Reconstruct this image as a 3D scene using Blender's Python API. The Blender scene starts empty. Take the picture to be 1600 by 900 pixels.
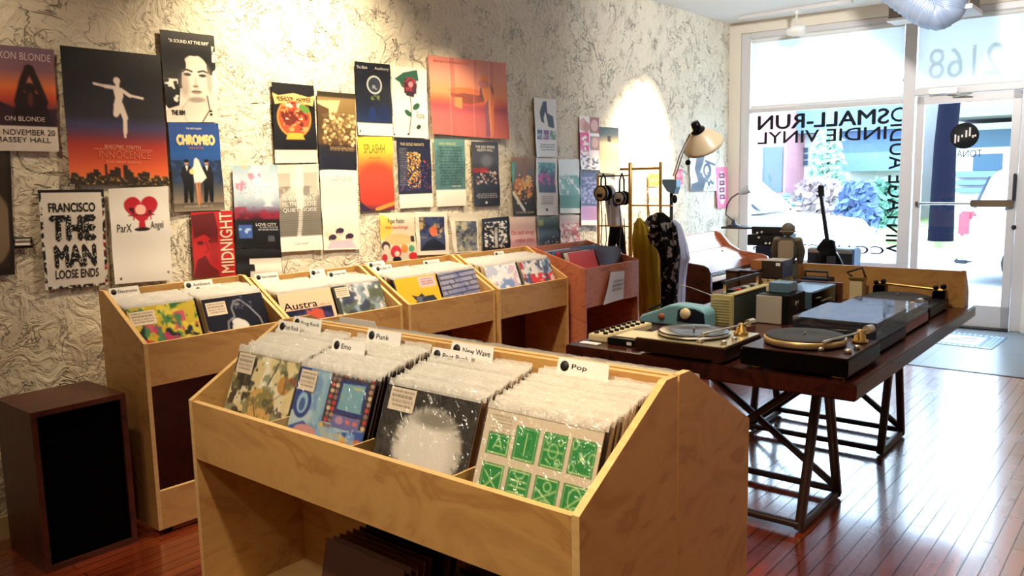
import bpy, math, random
import numpy as np
from mathutils import Vector, Matrix
random.seed(7)
RNG = np.random.default_rng(7)
S = bpy.context.scene
COL = S.collection

# ------------------------------------------------------------------ camera, light, exposure
H = 1.5
YAW, PITCH, ROLL, FPX = math.radians(39.6029), math.radians(7.7715), math.radians(-1.2254), 1270.5
_f = np.array([-math.sin(YAW) * math.cos(PITCH), math.cos(YAW) * math.cos(PITCH), -math.sin(PITCH)])
_r = np.cross(_f, [0, 0, 1]); _r /= np.linalg.norm(_r); _u = np.cross(_r, _f)
_R = _r * math.cos(ROLL) + _u * math.sin(ROLL)
_U = -_r * math.sin(ROLL) + _u * math.cos(ROLL)
cd = bpy.data.cameras.new('camera'); cam = bpy.data.objects.new('camera', cd); COL.objects.link(cam)
cd.sensor_width = 36; cd.lens = 36 * FPX / 1600; cd.clip_start = .05; cd.clip_end = 200
cam.matrix_world = Matrix(((_R[0], _U[0], -_f[0], 0), (_R[1], _U[1], -_f[1], 0), (_R[2], _U[2], -_f[2], H), (0, 0, 0, 1)))
S.camera = cam
S.view_settings.view_transform = 'Standard'; S.view_settings.look = 'None'
S.view_settings.gamma = 1; S.view_settings.use_curve_mapping = False
S.view_settings.exposure = 0.0
S.cycles.max_bounces = 8; S.cycles.transparent_max_bounces = 24; S.cycles.diffuse_bounces = 4
S.cycles.glossy_bounces = 3; S.cycles.caustics_reflective = False; S.cycles.caustics_refractive = False
S.cycles.sample_clamp_indirect = 6

W = bpy.data.worlds.new('overcast_sky'); S.world = W; W.use_nodes = True
bg = W.node_tree.nodes['Background']; bg.inputs[0].default_value = (.56, .78, 1, 1); bg.inputs[1].default_value = 14.0

XW = -3.84          # poster wall
def spot(name, loc, aim, power, col=(1, .74, .42), size=80, blend=.8, rad=.05):
    d = bpy.data.lights.new(name, 'SPOT'); d.energy = power * 2.2; d.color = col; d.spot_size = math.radians(size); d.spot_blend = blend
    d.shadow_soft_size = rad
    o = bpy.data.objects.new(name, d); COL.objects.link(o); o.location = loc
    o.rotation_euler = (Vector(aim) - Vector(loc)).to_track_quat('-Z', 'Y').to_euler(); return o
WARM = (1, .79, .50)
spot('wall_spot', (-3.05, 2.75, 2.98), (-3.84, 2.85, 1.75), 116, WARM, 104, 1)
spot('wall_spot', (-3.1, 4.0, 2.7), (-3.84, 3.9, 1.2), 55, WARM, 80, 1)
spot('wall_spot', (-3.2, 6.7, 2.75), (-3.84, 6.45, 1.4), 330, WARM, 66, 1)
spot('wall_spot', (-2.9, .6, 2.98), (-3.84, .9, 1.7), 27, WARM, 90, 1)
spot('ceiling_spot', (-1.5, .5, 2.98), (-1.5, 1.4, .9), 98, (1, .84, .61), 75, 1, .08)
spot('ceiling_spot', (-2.3, 2.3, 2.98), (-3.2, 2.9, .9), 95, (1, .84, .61), 80, 1, .08)
spot('ceiling_spot', (-1.3, 3.3, 2.98), (-1.4, 3.8, .75), 110, (1, .84, .61), 70, 1, .08)
spot('ceiling_spot', (-1.5, -.6, 2.98), (-1.3, 1.2, .6), 40, (1, .84, .61), 80, 1, .1)
spot('ceiling_spot', (-.4, 1.0, 2.98), (-.5, 2.2, 0), 70, (1, .62, .32), 55, .6, .05)
spot('front_fill', (-1.2, 4.6, 2.9), (-2.4, 8.3, 2.2), 190, (1, .97, .93), 120, 1, .1)  # added fill without a fixture, brightens the header and window frames

def lin(c):
    c = np.asarray(c, float); c = np.where(c > 1.0001, c / 255., c) if c.max() > 1.5 else c
    return np.where(c <= .04045, c / 12.92, ((c + .055) / 1.055) ** 2.4)

# ------------------------------------------------------------------ pixel -> world (used to take positions off the photograph)
def ray(px, py):
    a, b = (px - 800) / FPX, -(py - 450) / FPX
    return _R * a + _U * b + _f
def at_x(px, py, X): r = ray(px, py); return Vector(r * (X / r[0])) + Vector((0, 0, H))
def at_y(px, py, Y): r = ray(px, py); return Vector(r * (Y / r[1])) + Vector((0, 0, H))
def at_z(px, py, Z): r = ray(px, py); return Vector(r * ((Z - H) / r[2])) + Vector((0, 0, H))

# ------------------------------------------------------------------ materials
def mat(name, col=(.5, .5, .5), rough=.5, metal=0., spec=.5, coat=0., emit=None, trans=0.):
    m = bpy.data.materials.new(name); m.use_nodes = True
    b = m.node_tree.nodes['Principled BSDF']
    b.inputs['Base Color'].default_value = (*lin(col), 1); b.inputs['Roughness'].default_value = rough
    b.inputs['Metallic'].default_value = metal; b.inputs['Specular IOR Level'].default_value = spec
    b.inputs['Coat Weight'].default_value = coat
    if trans: b.inputs['Transmission Weight'].default_value = trans
    return m
def N(m, kind, **kw):
    n = m.node_tree.nodes.new(kind)
    for k, v in kw.items():
        if k.startswith('i_'): n.inputs[k[2:].replace('_', ' ')].default_value = v
        else: setattr(n, k, v)
    return n
def L(m, a, b): m.node_tree.links.new(a, b)
def ramp(m, src, stops):
    r = N(m, 'ShaderNodeValToRGB'); e = r.color_ramp.elements
    while len(e) < len(stops): e.new(.5)
    for q, (p, c) in zip(e, stops): q.position = p; q.color = (*lin(c), 1) if len(c) == 3 else c
    L(m, src, r.inputs[0]); return r.outputs[0]
def coords(m, scale=(1, 1, 1), rot=(0, 0, 0), kind='Object'):
    t = N(m, 'ShaderNodeTexCoord'); p = N(m, 'ShaderNodeMapping'); L(m, t.outputs[kind], p.inputs[0])
    p.inputs['Scale'].default_value = scale; p.inputs['Rotation'].default_value = rot; return p.outputs[0]
def BS(m): return m.node_tree.nodes['Principled BSDF']
def bump(m, src, strength, dist):
    b = N(m, 'ShaderNodeBump'); b.inputs['Strength'].default_value = strength; b.inputs['Distance'].default_value = dist
    L(m, src, b.inputs['Height']); L(m, b.outputs[0], BS(m).inputs['Normal'])

def wood(name, stops, scale=(1.2, 1.2, 9), rough=.45, coat=0., dist=1.5, coord='Object', det=5):
    m = mat(name, stops[0][1], rough, coat=coat)
    v = coords(m, scale, kind=coord)
    n = N(m, 'ShaderNodeTexNoise'); n.inputs['Scale'].default_value = 2.2; n.inputs['Detail'].default_value = det; n.inputs['Distortion'].default_value = dist
    L(m, v, n.inputs['Vector']); c = ramp(m, n.outputs[0], stops); L(m, c, BS(m).inputs['Base Color'])
    bump(m, n.outputs[0], .08, .004); return m
PLY = wood('birch_plywood', [(.30, (188, 140, 82)), (.48, (206, 160, 96)), (.58, (200, 152, 90)), (.63, (184, 134, 76)), (.7, (204, 158, 94))], (1.5, 1.5, 3.0), .42, dist=1.6, det=3)
PLYE = wood('plywood_edge', [(.3, (214, 174, 112)), (.7, (230, 194, 132))], (3, 3, 20), .5)
WAL = wood('walnut_veneer', [(.3, (54, 22, 14)), (.5, (88, 40, 24)), (.7, (66, 28, 17))], (9, 2, 2), .4)
DARKW = wood('dark_mahogany', [(.3, (34, 12, 10)), (.5, (64, 24, 18)), (.7, (44, 16, 12))], (3, 1.2, 3), .26, coat=.25); BS(DARKW).inputs['Specular IOR Level'].default_value = .35
REDW = wood('red_stained_plywood', [(.3, (176, 94, 64)), (.5, (206, 128, 94)), (.7, (186, 106, 74))], (2, 2, 4), .42, dist=2)
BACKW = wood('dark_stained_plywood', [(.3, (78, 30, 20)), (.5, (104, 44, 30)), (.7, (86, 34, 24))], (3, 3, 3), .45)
PIANO = wood('piano_walnut', [(.3, (110, 56, 34)), (.5, (152, 88, 58)), (.7, (126, 68, 42))], (2, 6, 6), .3, coat=.2)
BLACK = mat('black_plastic', (12, 12, 14), .4, spec=.2); BLKG = mat('black_gloss', (6, 6, 8), .14, spec=.22)
CHAR = mat('charcoal_metal', (38, 40, 46), .4, .3); GREYP = mat('grey_plastic', (120, 124, 130), .45)
WHITE = mat('white_paint', (232, 232, 228), .5); CREAM = mat('cream_plastic', (216, 200, 160), .45)
SILV = mat('brushed_silver', (200, 194, 180), .32, .9); CHROME = mat('chrome', (225, 225, 225), .12, 1)
BRASS = mat('brass_tube', (206, 168, 96), .28, .9); GOLD = mat('gold_metal', (196, 160, 90), .3, .9)
STEELB = mat('black_steel', (20, 16, 15), .38, .5); PAPER = mat('white_paper', (236, 232, 226), .6)
RUB = mat('rubber_mat', (18, 18, 19), .75); BLUEM = mat('blue_grey_metal', (96, 128, 152), .35, .4)
NAVY = mat('navy_plastic', (16, 24, 44), .4, spec=.25)
ALU = mat('painted_aluminium', (214, 212, 212), .42, .1)
INK = mat('black_ink', (16, 16, 18), .6); INKW = mat('white_ink', (240, 236, 228), .6)
INKC = {}
def ink(c):
    c = tuple(c)
    if c not in INKC: INKC[c] = mat('printing_ink', c, .6)
    return INKC[c]
PRINT = mat('printed_paper', (255, 255, 255), .5)
_a = N(PRINT, 'ShaderNodeVertexColor'); _a.layer_name = 'Col'; L(PRINT, _a.outputs[0], BS(PRINT).inputs['Base Color'])
PRINTG = mat('printed_glossy_card', (255, 255, 255), .28)
_a = N(PRINTG, 'ShaderNodeVertexColor'); _a.layer_name = 'Col'; L(PRINTG, _a.outputs[0], BS(PRINTG).inputs['Base Color'])

def clear_film(name, opac, rough=.12, col=(250, 246, 236), gl=.12, wr=.6, ns=22):
    m = bpy.data.materials.new(name); m.use_nodes = True; nt = m.node_tree; nt.nodes.clear()
    o = nt.nodes.new('ShaderNodeOutputMaterial'); t = nt.nodes.new('ShaderNodeBsdfTransparent'); d = nt.nodes.new('ShaderNodeBsdfDiffuse')
    g = nt.nodes.new('ShaderNodeBsdfGlossy'); a = nt.nodes.new('ShaderNodeMixShader'); b = nt.nodes.new('ShaderNodeMixShader')
    d.inputs[0].default_value = (*lin(col), 1); g.inputs['Roughness'].default_value = rough
    a.inputs[0].default_value = opac; b.inputs[0].default_value = gl
    v = coords(m, (1, 1, 1)); n = N(m, 'ShaderNodeTexNoise'); n.inputs['Scale'].default_value = ns; n.inputs['Detail'].default_value = 3; n.inputs['Distortion'].default_value = 1.5
    L(m, v, n.inputs['Vector']); bp = N(m, 'ShaderNodeBump'); bp.inputs['Strength'].default_value = wr; bp.inputs['Distance'].default_value = .02
    L(m, n.outputs[0], bp.inputs['Height']); L(m, bp.outputs[0], g.inputs['Normal'])
    L(m, t.outputs[0], a.inputs[1]); L(m, d.outputs[0], a.inputs[2]); L(m, a.outputs[0], b.inputs[1]); L(m, g.outputs[0], b.inputs[2]); L(m, b.outputs[0], o.inputs[0])
    return m
FILM = clear_film('crinkled_plastic_edge', .55, .2, (255, 251, 240), gl=.22, wr=1., ns=70)
FILMC = clear_film('clear_plastic_sleeve', .02, .16, gl=.12, wr=.8, ns=24)
SMOKE = clear_film('smoked_acrylic', .45, .05, (70, 76, 92), .22, 0)
GLASS = clear_film('window_glass', 0.0, .02, gl=.05, wr=0)

# ------------------------------------------------------------------ mesh building
class MB:
    def __init__(s): s.v = []; s.f = []; s.m = []; s.sm = []
    def add(s, vs, fs, mi=0, smooth=False, M=None):
        k = len(s.v)
        s.v += [tuple(M @ Vector(p)) if M is not None else tuple(p) for p in vs]
        s.f += [tuple(i + k for i in f) for f in fs]; s.m += [mi] * len(fs); s.sm += [smooth] * len(fs); return s
    def box(s, a, b, mi=0, M=None, bev=0.):
        x0, x1 = sorted((a[0], b[0])); y0, y1 = sorted((a[1], b[1])); z0, z1 = sorted((a[2], b[2]))
        if bev <= 0:
            vs = [(x, y, z) for z in (z0, z1) for y in (y0, y1) for x in (x0, x1)]
            return s.add(vs, [(0, 2, 3, 1), (4, 5, 7, 6), (0, 1, 5, 4), (2, 6, 7, 3), (0, 4, 6, 2), (1, 3, 7, 5)], mi, False, M)
        import bmesh
        bm = bmesh.new(); bmesh.ops.create_cube(bm, size=1)
        for v in bm.verts: v.co = Vector(((x0 + x1) / 2 + v.co.x * (x1 - x0), (y0 + y1) / 2 + v.co.y * (y1 - y0), (z0 + z1) / 2 + v.co.z * (z1 - z0)))
        bmesh.ops.bevel(bm, geom=bm.edges[:] , offset=min(bev, .45 * min(x1 - x0, y1 - y0, z1 - z0)), segments=2, affect='EDGES')
        bm.verts.index_update()
        s.add([v.co.copy() for v in bm.verts], [[v.index for v in f.verts] for f in bm.faces], mi, False, M); bm.free(); return s
    def prism(s, pts, a, b, axis='x', mi=0, M=None):
        # pts: 2-D polygon; extruded from a to b along axis (x: pts=(y,z); y: pts=(x,z); z: pts=(x,y))
        def P(p, t): return {'x': (t, p[0], p[1]), 'y': (p[0], t, p[1]), 'z': (p[0], p[1], t)}[axis]
        n = len(pts); vs = [P(p, a) for p in pts] + [P(p, b) for p in pts]
        fs = [tuple(range(n))[::-1], tuple(range(n, 2 * n))] + [(i, (i + 1) % n, n + (i + 1) % n, n + i) for i in range(n)]
        return s.add(vs, fs, mi, False, M)
    def tube(s, pts, r, n=10, mi=0, M=None, cap=True):
        pts = [Vector(p) for p in pts]; rs = r if isinstance(r, (list, tuple)) else [r] * len(pts)
        vs = []; fs = []; up = None
        for i, p in enumerate(pts):
            d = (pts[min(i + 1, len(pts) - 1)] - pts[max(i - 1, 0)]).normalized()
            if up is None: up = d.orthogonal().normalized()
            up = (up - d * up.dot(d)); up = up.normalized() if up.length > 1e-6 else d.orthogonal().normalized()
            w = d.cross(up)
            for k in range(n):
                t = 2 * math.pi * k / n; vs.append(p + (up * math.cos(t) + w * math.sin(t)) * rs[i])
        for i in range(len(pts) - 1):
            for k in range(n): fs.append((i * n + k, i * n + (k + 1) % n, (i + 1) * n + (k + 1) % n, (i + 1) * n + k))
        s.add(vs, fs, mi, True, M)
        if cap:
            s.add([vs[k] for k in range(n)], [tuple(range(n))[::-1]], mi, False, M)
            s.add([vs[(len(pts) - 1) * n + k] for k in range(n)], [tuple(range(n))], mi, False, M)
        return s
    def lathe(s, prof, c=(0, 0, 0), n=28, mi=0, M=None, smooth=True, axis='z'):
        # prof: (r, h) points, revolved about the axis through c
        vs = []; fs = []; c = Vector(c)
        for r, h in prof:
            for k in range(n):
                t = 2 * math.pi * k / n; x, y = r * math.cos(t), r * math.sin(t)
                vs.append(c + Vector({'z': (x, y, h), 'x': (h, x, y), 'y': (y, h, x)}[axis]))
        for i in range(len(prof) - 1):
            for k in range(n): fs.append((i * n + k, i * n + (k + 1) % n, (i + 1) * n + (k + 1) % n, (i + 1) * n + k))
        if prof[0][0] > 1e-5: fs.append(tuple(range(n))[::-1])
        if prof[-1][0] > 1e-5: fs.append(tuple(range((len(prof) - 1) * n, len(prof) * n)))
        return s.add(vs, fs, mi, smooth, M)
    def cyl(s, c, r, h, n=24, mi=0, M=None, axis='z', bev=.0):
        if bev: return s.lathe([(r - bev, 0), (r, bev), (r, h - bev), (r - bev, h)], c, n, mi, M, False, axis)
        return s.lathe([(r, 0), (r, h)], c, n, mi, M, False, axis)
    def ball(s, c, r, n=16, mi=0, M=None, sc=(1, 1, 1)):
        pr = [(max(1e-4, math.sin(math.pi * i / n)), -math.cos(math.pi * i / n)) for i in range(n + 1)]
        k = len(s.v); s.lathe([(a * r, b * r) for a, b in pr], (0, 0, 0), n + 4, mi, None)
        for i in range(k, len(s.v)):
            q = Vector(s.v[i]); q = Vector((q.x * sc[0], q.y * sc[1], q.z * sc[2])) + Vector(c); s.v[i] = tuple(M @ q if M is not None else q)
        return s
    def grid(s, fn, nu, nv, mi=0, smooth=True, M=None):
        vs = [fn(i / nu, j / nv) for j in range(nv + 1) for i in range(nu + 1)]
        fs = [(j * (nu + 1) + i, j * (nu + 1) + i + 1, (j + 1) * (nu + 1) + i + 1, (j + 1) * (nu + 1) + i) for j in range(nv) for i in range(nu)]
        return s.add(vs, fs, mi, smooth, M)
    def build(s, name, mats, parent=None, world=False, kind=None):
        me = bpy.data.meshes.new(name); v = s.v
        if world and parent is not None:
            inv = parent.matrix_basis.inverted(); v = [tuple(inv @ Vector(p)) for p in v]
        me.from_pydata(v, [], s.f)
        for m in (mats if isinstance(mats, (list, tuple)) else [mats]): me.materials.append(m)
        me.polygons.foreach_set('material_index', s.m); me.polygons.foreach_set('use_smooth', s.sm); me.update()
        import bmesh
        bm = bmesh.new(); bm.from_mesh(me); bmesh.ops.recalc_face_normals(bm, faces=bm.faces); bm.to_mesh(me); bm.free()
        o = bpy.data.objects.new(name, me); COL.objects.link(o)
        if parent is not None: o.parent = parent
        if kind: o['kind'] = kind
        return o
def tag(o, label, cat, group=None, kind=None):
    o['label'] = label; o['category'] = cat
    if group: o['group'] = group
    if kind: o['kind'] = kind
    return o
def thing(name, label, cat, loc=(0, 0, 0), rz=0., group=None):
    o = bpy.data.objects.new(name, None); COL.objects.link(o); o.location = loc; o.rotation_euler = (0, 0, rz); o.empty_display_size = .05
    o.matrix_basis = Matrix.Translation(Vector(loc)) @ Matrix.Rotation(rz, 4, 'Z')
    return tag(o, label, cat, group)
def struct(mb, name, m): return mb.build(name, m, None, kind='structure')

# ------------------------------------------------------------------ printed pictures: a colour per point of a fine sheet
class Art:
    def __init__(s, w, h, c=(255, 255, 255), vs=1.):
        s.w, s.h = w * 2, h * 2; s.a = np.zeros((s.h, s.w, 3)) + np.asarray(c, float)
        s.V, s.U = np.meshgrid((np.arange(s.h) + .5) / s.h, (np.arange(s.w) + .5) / s.w, indexing='ij'); s.asp = h / w * vs; s.V = s.V / vs; s.vs = vs
    def put(s, k, c, al=1.):
        k = np.clip(k, 0, 1)[..., None] * al; s.a = s.a * (1 - k) + np.asarray(c, float) * k; return s
    def vgrad(s, st, u0=0, v0=0, u1=1, v1=1):
        t = (s.V - v0) / (v1 - v0); c = np.stack([np.interp(t, [p for p, _ in st], [q[i] for _, q in st]) for i in range(3)], -1)
        k = ((s.U >= u0) & (s.U <= u1) & (s.V >= v0) & (s.V <= v1))[..., None]; s.a = np.where(k, c, s.a); return s
    def rect(s, u0, v0, u1, v1, c, al=1.): return s.put(((s.U >= u0) & (s.U <= u1) & (s.V >= v0) & (s.V <= v1)) * 1., c, al)
    def ell(s, cu, cv, ru, rv, c, al=1., soft=.08, rot=0.):
        x, y = s.U - cu, (s.V - cv) * s.asp
        if rot: x, y = x * math.cos(rot) + y * math.sin(rot), -x * math.sin(rot) + y * math.cos(rot)
        d = np.hypot(x / ru, y / (rv * s.asp)); return s.put((1 - d) / soft + .5, c, al)
    def ring(s, cu, cv, ru, rv, w, c, al=1.):
        d = np.hypot((s.U - cu) / ru, (s.V - cv) / rv); return s.put(1.3 - np.abs(d - 1) / w, c, al)
    def poly(s, pts, c, al=1.):
        k = np.zeros(s.U.shape, bool); n = len(pts)
        for i in range(n):
            (x0, y0), (x1, y1) = pts[i], pts[(i + 1) % n]
            if y0 == y1: continue
            k ^= ((s.V < y0) != (s.V < y1)) & (s.U < (x1 - x0) * (s.V - y0) / (y1 - y0) + x0)
        return s.put(k * 1., c, al)
    def line(s, pts, w, c, al=1.):
        d = np.full(s.U.shape, 9.)
        for (x0, y0), (x1, y1) in zip(pts[:-1], pts[1:]):
            dx, dy = x1 - x0, (y1 - y0) * s.asp; l = dx * dx + dy * dy + 1e-12
            px, py = s.U - x0, (s.V - y0) * s.asp; t = np.clip((px * dx + py * dy) / l, 0, 1)
            d = np.minimum(d, np.hypot(px - t * dx, py - t * dy))
        return s.put((w - d) / (w * .4) + .5, c, al)
    def field(s, sc, seed, oct=3):
        r = np.random.default_rng(seed); out = 0; amp = 1; tot = 0
        for o in range(oct):
            n = max(2, int(sc * 2 ** o)); m = max(2, int(n * s.asp / s.vs)); g = r.random((m + 2, n + 2))
            x, y = s.U * n, s.V * s.vs * m; i, j = x.astype(int), y.astype(int); fx, fy = x - i, y - j
            fx, fy = fx * fx * (3 - 2 * fx), fy * fy * (3 - 2 * fy)
            out = out + amp * ((g[j, i] * (1 - fx) + g[j, i + 1] * fx) * (1 - fy) + (g[j + 1, i] * (1 - fx) + g[j + 1, i + 1] * fx) * fy); tot += amp; amp *= .55
        return out / tot
    def blots(s, sc, seed, c, lo=.55, hi=.62, al=1., box=None, oct=3):
        k = (s.field(sc, seed, oct) - lo) / (hi - lo)
        if box: k = k * ((s.U >= box[0]) & (s.U <= box[2]) & (s.V >= box[1]) & (s.V <= box[3]))
        return s.put(k, c, al)
    def dots(s, n, seed, cols, r0, r1, box=(0, 0, 1, 1), al=1.):
        q = np.random.default_rng(seed)
        for i in range(n):
            r = r0 + (r1 - r0) * q.random(); s.ell(box[0] + (box[2] - box[0]) * q.random(), box[1] + (box[3] - box[1]) * q.random(), r, r / s.asp, cols[int(q.integers(len(cols)))], al)
        return s
    def rows(s, u0, v0, u1, v1, n, c, seed=0, al=.8, fill=.55):
        q = np.random.default_rng(seed); dv = (v1 - v0) / n
        for i in range(n):
            u = u0 + .1 * (u1 - u0) * q.random()
            while u < u1 - .02:
                w = (u1 - u0) * (.05 + .14 * q.random()); s.rect(u, v0 + i * dv, min(u1, u + w), v0 + (i + fill) * dv, c, al); u += w + .03 * (u1 - u0)
        return s
    def done(s): return np.clip(s.a.reshape(s.h // 2, 2, s.w // 2, 2, 3).mean((1, 3)), 0, 255)
def sheet(name, art, quad, m, parent=None, back=0., bend=None):
    """a printed sheet as a fine mesh: quad = TL, TR, BR, BL points; every point carries the printed colour; back > 0 gives the sheet a thickness"""
    a = art.done() if isinstance(art, Art) else art; h, w = a.shape[:2]
    tl, tr, br, bl = [np.array(q, float) for q in quad]
    v, u = np.meshgrid(np.linspace(0, 1, h), np.linspace(0, 1, w), indexing='ij'); v, u = v[..., None], u[..., None]
    P = (tl * (1 - u) + tr * u) * (1 - v) + (bl * (1 - u) + br * u) * v
    nrm = np.cross(tr - tl, bl - tl); nrm = -nrm / np.linalg.norm(nrm)
    if bend is not None: P = P + nrm * bend(u, v)
    P = P.reshape(-1, 3); i = np.arange(h * w).reshape(h, w)
    F = np.stack([i[:-1, :-1], i[1:, :-1], i[1:, 1:], i[:-1, 1:]], -1).reshape(-1, 4)
    C = np.concatenate([lin(a.reshape(-1, 3) / 255.), np.ones((h * w, 1))], 1)
    verts = P.tolist(); faces = F.tolist()
    if back > 0:
        k = len(verts); cs = [tl, tr, br, bl]; verts += [c.tolist() for c in cs] + [(c - nrm * back).tolist() for c in cs]
        faces += [[k + 4, k + 5, k + 6, k + 7], [k, k + 1, k + 5, k + 4], [k + 1, k + 2, k + 6, k + 5], [k + 2, k + 3, k + 7, k + 6], [k + 3, k, k + 4, k + 7]]
        C = np.concatenate([C, np.tile(np.array([[.62, .56, .46, 1]]), (8, 1))])
    me = bpy.data.meshes.new(name); me.from_pydata(verts, [], faces); me.materials.append(m)
    at = me.color_attributes.new('Col', 'FLOAT_COLOR', 'POINT'); at.data.foreach_set('color', C.astype(np.float32).ravel()); me.update()
    o = bpy.data.objects.new(name, me); COL.objects.link(o)
    if parent is not None: o.parent = parent
    return o
_TX = {}
def glyphs(t, bold=0.):
    if (t, bold) not in _TX:
        c = bpy.data.curves.new('t', 'FONT'); c.body = t; c.resolution_u = 3; c.fill_mode = 'BOTH'
        o = bpy.data.objects.new('t', c); COL.objects.link(o); dg = bpy.context.evaluated_depsgraph_get(); dg.update()
        me = o.evaluated_get(dg).to_mesh(); v = np.array([p.co[:2] for p in me.vertices]); f = [tuple(p.vertices) for p in me.polygons]
        o.evaluated_get(dg).to_mesh_clear(); bpy.data.objects.remove(o); bpy.data.curves.remove(c)
        if bold > 0:
            n0 = len(v); w0 = v; f0 = f; v = np.concatenate([w0 + np.array(d) * bold * 1.6 for d in ((-1, 0), (1, 0), (0, -.8), (0, .8))]); f = [tuple(i + k * n0 for i in g) for k in range(4) for g in f0]
        v = v - v.min(0); v = v / np.maximum(v.max(0), 1e-6); _TX[(t, bold)] = (v, f)
    return _TX[(t, bold)]
def lettering(quad, items, parent, m, lift=.0012, name='lettering', mirror=False, world=True):
    """items: (text, u0, v0, u1, v1[, bold[, turn]]) laid on the quad TL, TR, BR, BL; turn = quarter turns counter-clockwise"""
    tl, tr, br, bl = [np.array(q, float) for q in quad]; nrm = np.cross(tr - tl, bl - tl); nrm = -nrm / np.linalg.norm(nrm)
    b = MB()
    for it in items:
        t, u0, v0, u1, v1 = it[:5]; g, f = glyphs(t, it[5] if len(it) > 5 else 0.); x, y = g[:, 0], g[:, 1]
        for _ in range(it[6] if len(it) > 6 else 0): x, y = 1 - y, x
        if mirror: x = 1 - x
        u = (u0 + (u1 - u0) * x)[:, None]; v = (v1 + (v0 - v1) * y)[:, None]
        P = (tl * (1 - u) + tr * u) * (1 - v) + (bl * (1 - u) + br * u) * v + nrm * lift
        b.add([tuple(p) for p in P], f)
    return b.build(name, m, parent, world=world)

# ------------------------------------------------------------------ the room
P1 = at_x(1142, 38, XW); P2 = at_z(1505, 512, 0); ZC = P1.z
_d = Vector((P2.x - P1.x, P2.y - P1.y, 0)).normalized(); _n = Vector((-_d.y, _d.x, 0))       # along the shop front, and outwards
TH = math.atan2(_d.y, _d.x)
MW = Matrix.Translation((P1.x, P1.y, 0)) @ Matrix.Rotation(TH, 4, 'Z')                        # local: x along the front, y outwards, z up
def at_w(px, py, off=0.):
    r = Vector(ray(px, py)); o = Vector((0, 0, H)); p0 = Vector((P1.x, P1.y, 0)) + _n * off
    p = o + r * ((p0 - o).dot(_n) / r.dot(_n)); q = p - p0; return q.dot(_d), p.z
XR, YB = 1.75, -2.6
YE = at_z(1424, 570, 0).y

m = mat('stucco', (226, 214, 184), .85); STUCCO = m
v = coords(m, (1, 1, 1))
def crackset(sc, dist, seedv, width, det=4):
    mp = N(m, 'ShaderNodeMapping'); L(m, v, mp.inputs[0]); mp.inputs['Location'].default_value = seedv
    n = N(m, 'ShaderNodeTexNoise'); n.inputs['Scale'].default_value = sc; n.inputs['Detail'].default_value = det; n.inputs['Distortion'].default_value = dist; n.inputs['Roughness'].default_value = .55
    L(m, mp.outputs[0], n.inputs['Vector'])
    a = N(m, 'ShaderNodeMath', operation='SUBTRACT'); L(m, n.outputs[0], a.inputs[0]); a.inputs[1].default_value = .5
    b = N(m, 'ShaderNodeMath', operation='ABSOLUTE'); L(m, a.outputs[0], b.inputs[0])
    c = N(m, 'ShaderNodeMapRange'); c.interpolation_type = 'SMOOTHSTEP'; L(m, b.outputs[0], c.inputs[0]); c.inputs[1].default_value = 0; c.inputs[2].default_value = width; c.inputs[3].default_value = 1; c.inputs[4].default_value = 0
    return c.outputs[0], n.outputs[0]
def mul(a, b):
    x = N(m, 'ShaderNodeMath', operation='MULTIPLY'); L(m, a, x.inputs[0])
    if isinstance(b, float): x.inputs[1].default_value = b
    else: L(m, b, x.inputs[1])
    return x.outputs[0]
def mx(a, b, op='MAXIMUM'):
    x = N(m, 'ShaderNodeMath', operation=op); L(m, a, x.inputs[0]); L(m, b, x.inputs[1]); return x.outputs[0]
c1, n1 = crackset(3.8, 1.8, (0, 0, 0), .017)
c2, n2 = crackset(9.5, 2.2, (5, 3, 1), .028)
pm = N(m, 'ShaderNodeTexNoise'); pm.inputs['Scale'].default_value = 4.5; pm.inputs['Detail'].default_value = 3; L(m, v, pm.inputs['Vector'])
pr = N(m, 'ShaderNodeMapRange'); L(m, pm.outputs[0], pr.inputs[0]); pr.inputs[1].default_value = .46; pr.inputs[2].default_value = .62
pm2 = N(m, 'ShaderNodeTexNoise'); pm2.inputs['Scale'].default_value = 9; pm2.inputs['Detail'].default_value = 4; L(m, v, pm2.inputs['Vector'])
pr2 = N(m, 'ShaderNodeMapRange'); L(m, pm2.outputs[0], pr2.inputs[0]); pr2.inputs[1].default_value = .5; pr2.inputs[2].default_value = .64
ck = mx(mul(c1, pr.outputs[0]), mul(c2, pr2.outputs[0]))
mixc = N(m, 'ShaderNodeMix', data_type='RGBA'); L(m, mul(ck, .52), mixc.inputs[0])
mixc.inputs[6].default_value = (*lin((230, 221, 200)), 1); mixc.inputs[7].default_value = (*lin((74, 62, 46)), 1)  # crack lines darkened in the colour, standing in for crevice shade
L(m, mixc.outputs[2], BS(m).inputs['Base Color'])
hh = N(m, 'ShaderNodeMath', operation='SUBTRACT'); L(m, mul(n2, .5), hh.inputs[0]); L(m, mul(ck, .55), hh.inputs[1])
bump(m, hh.outputs[0], .75, .045)
PLAST = mat('white_plaster', (240, 239, 236), .8)

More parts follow.
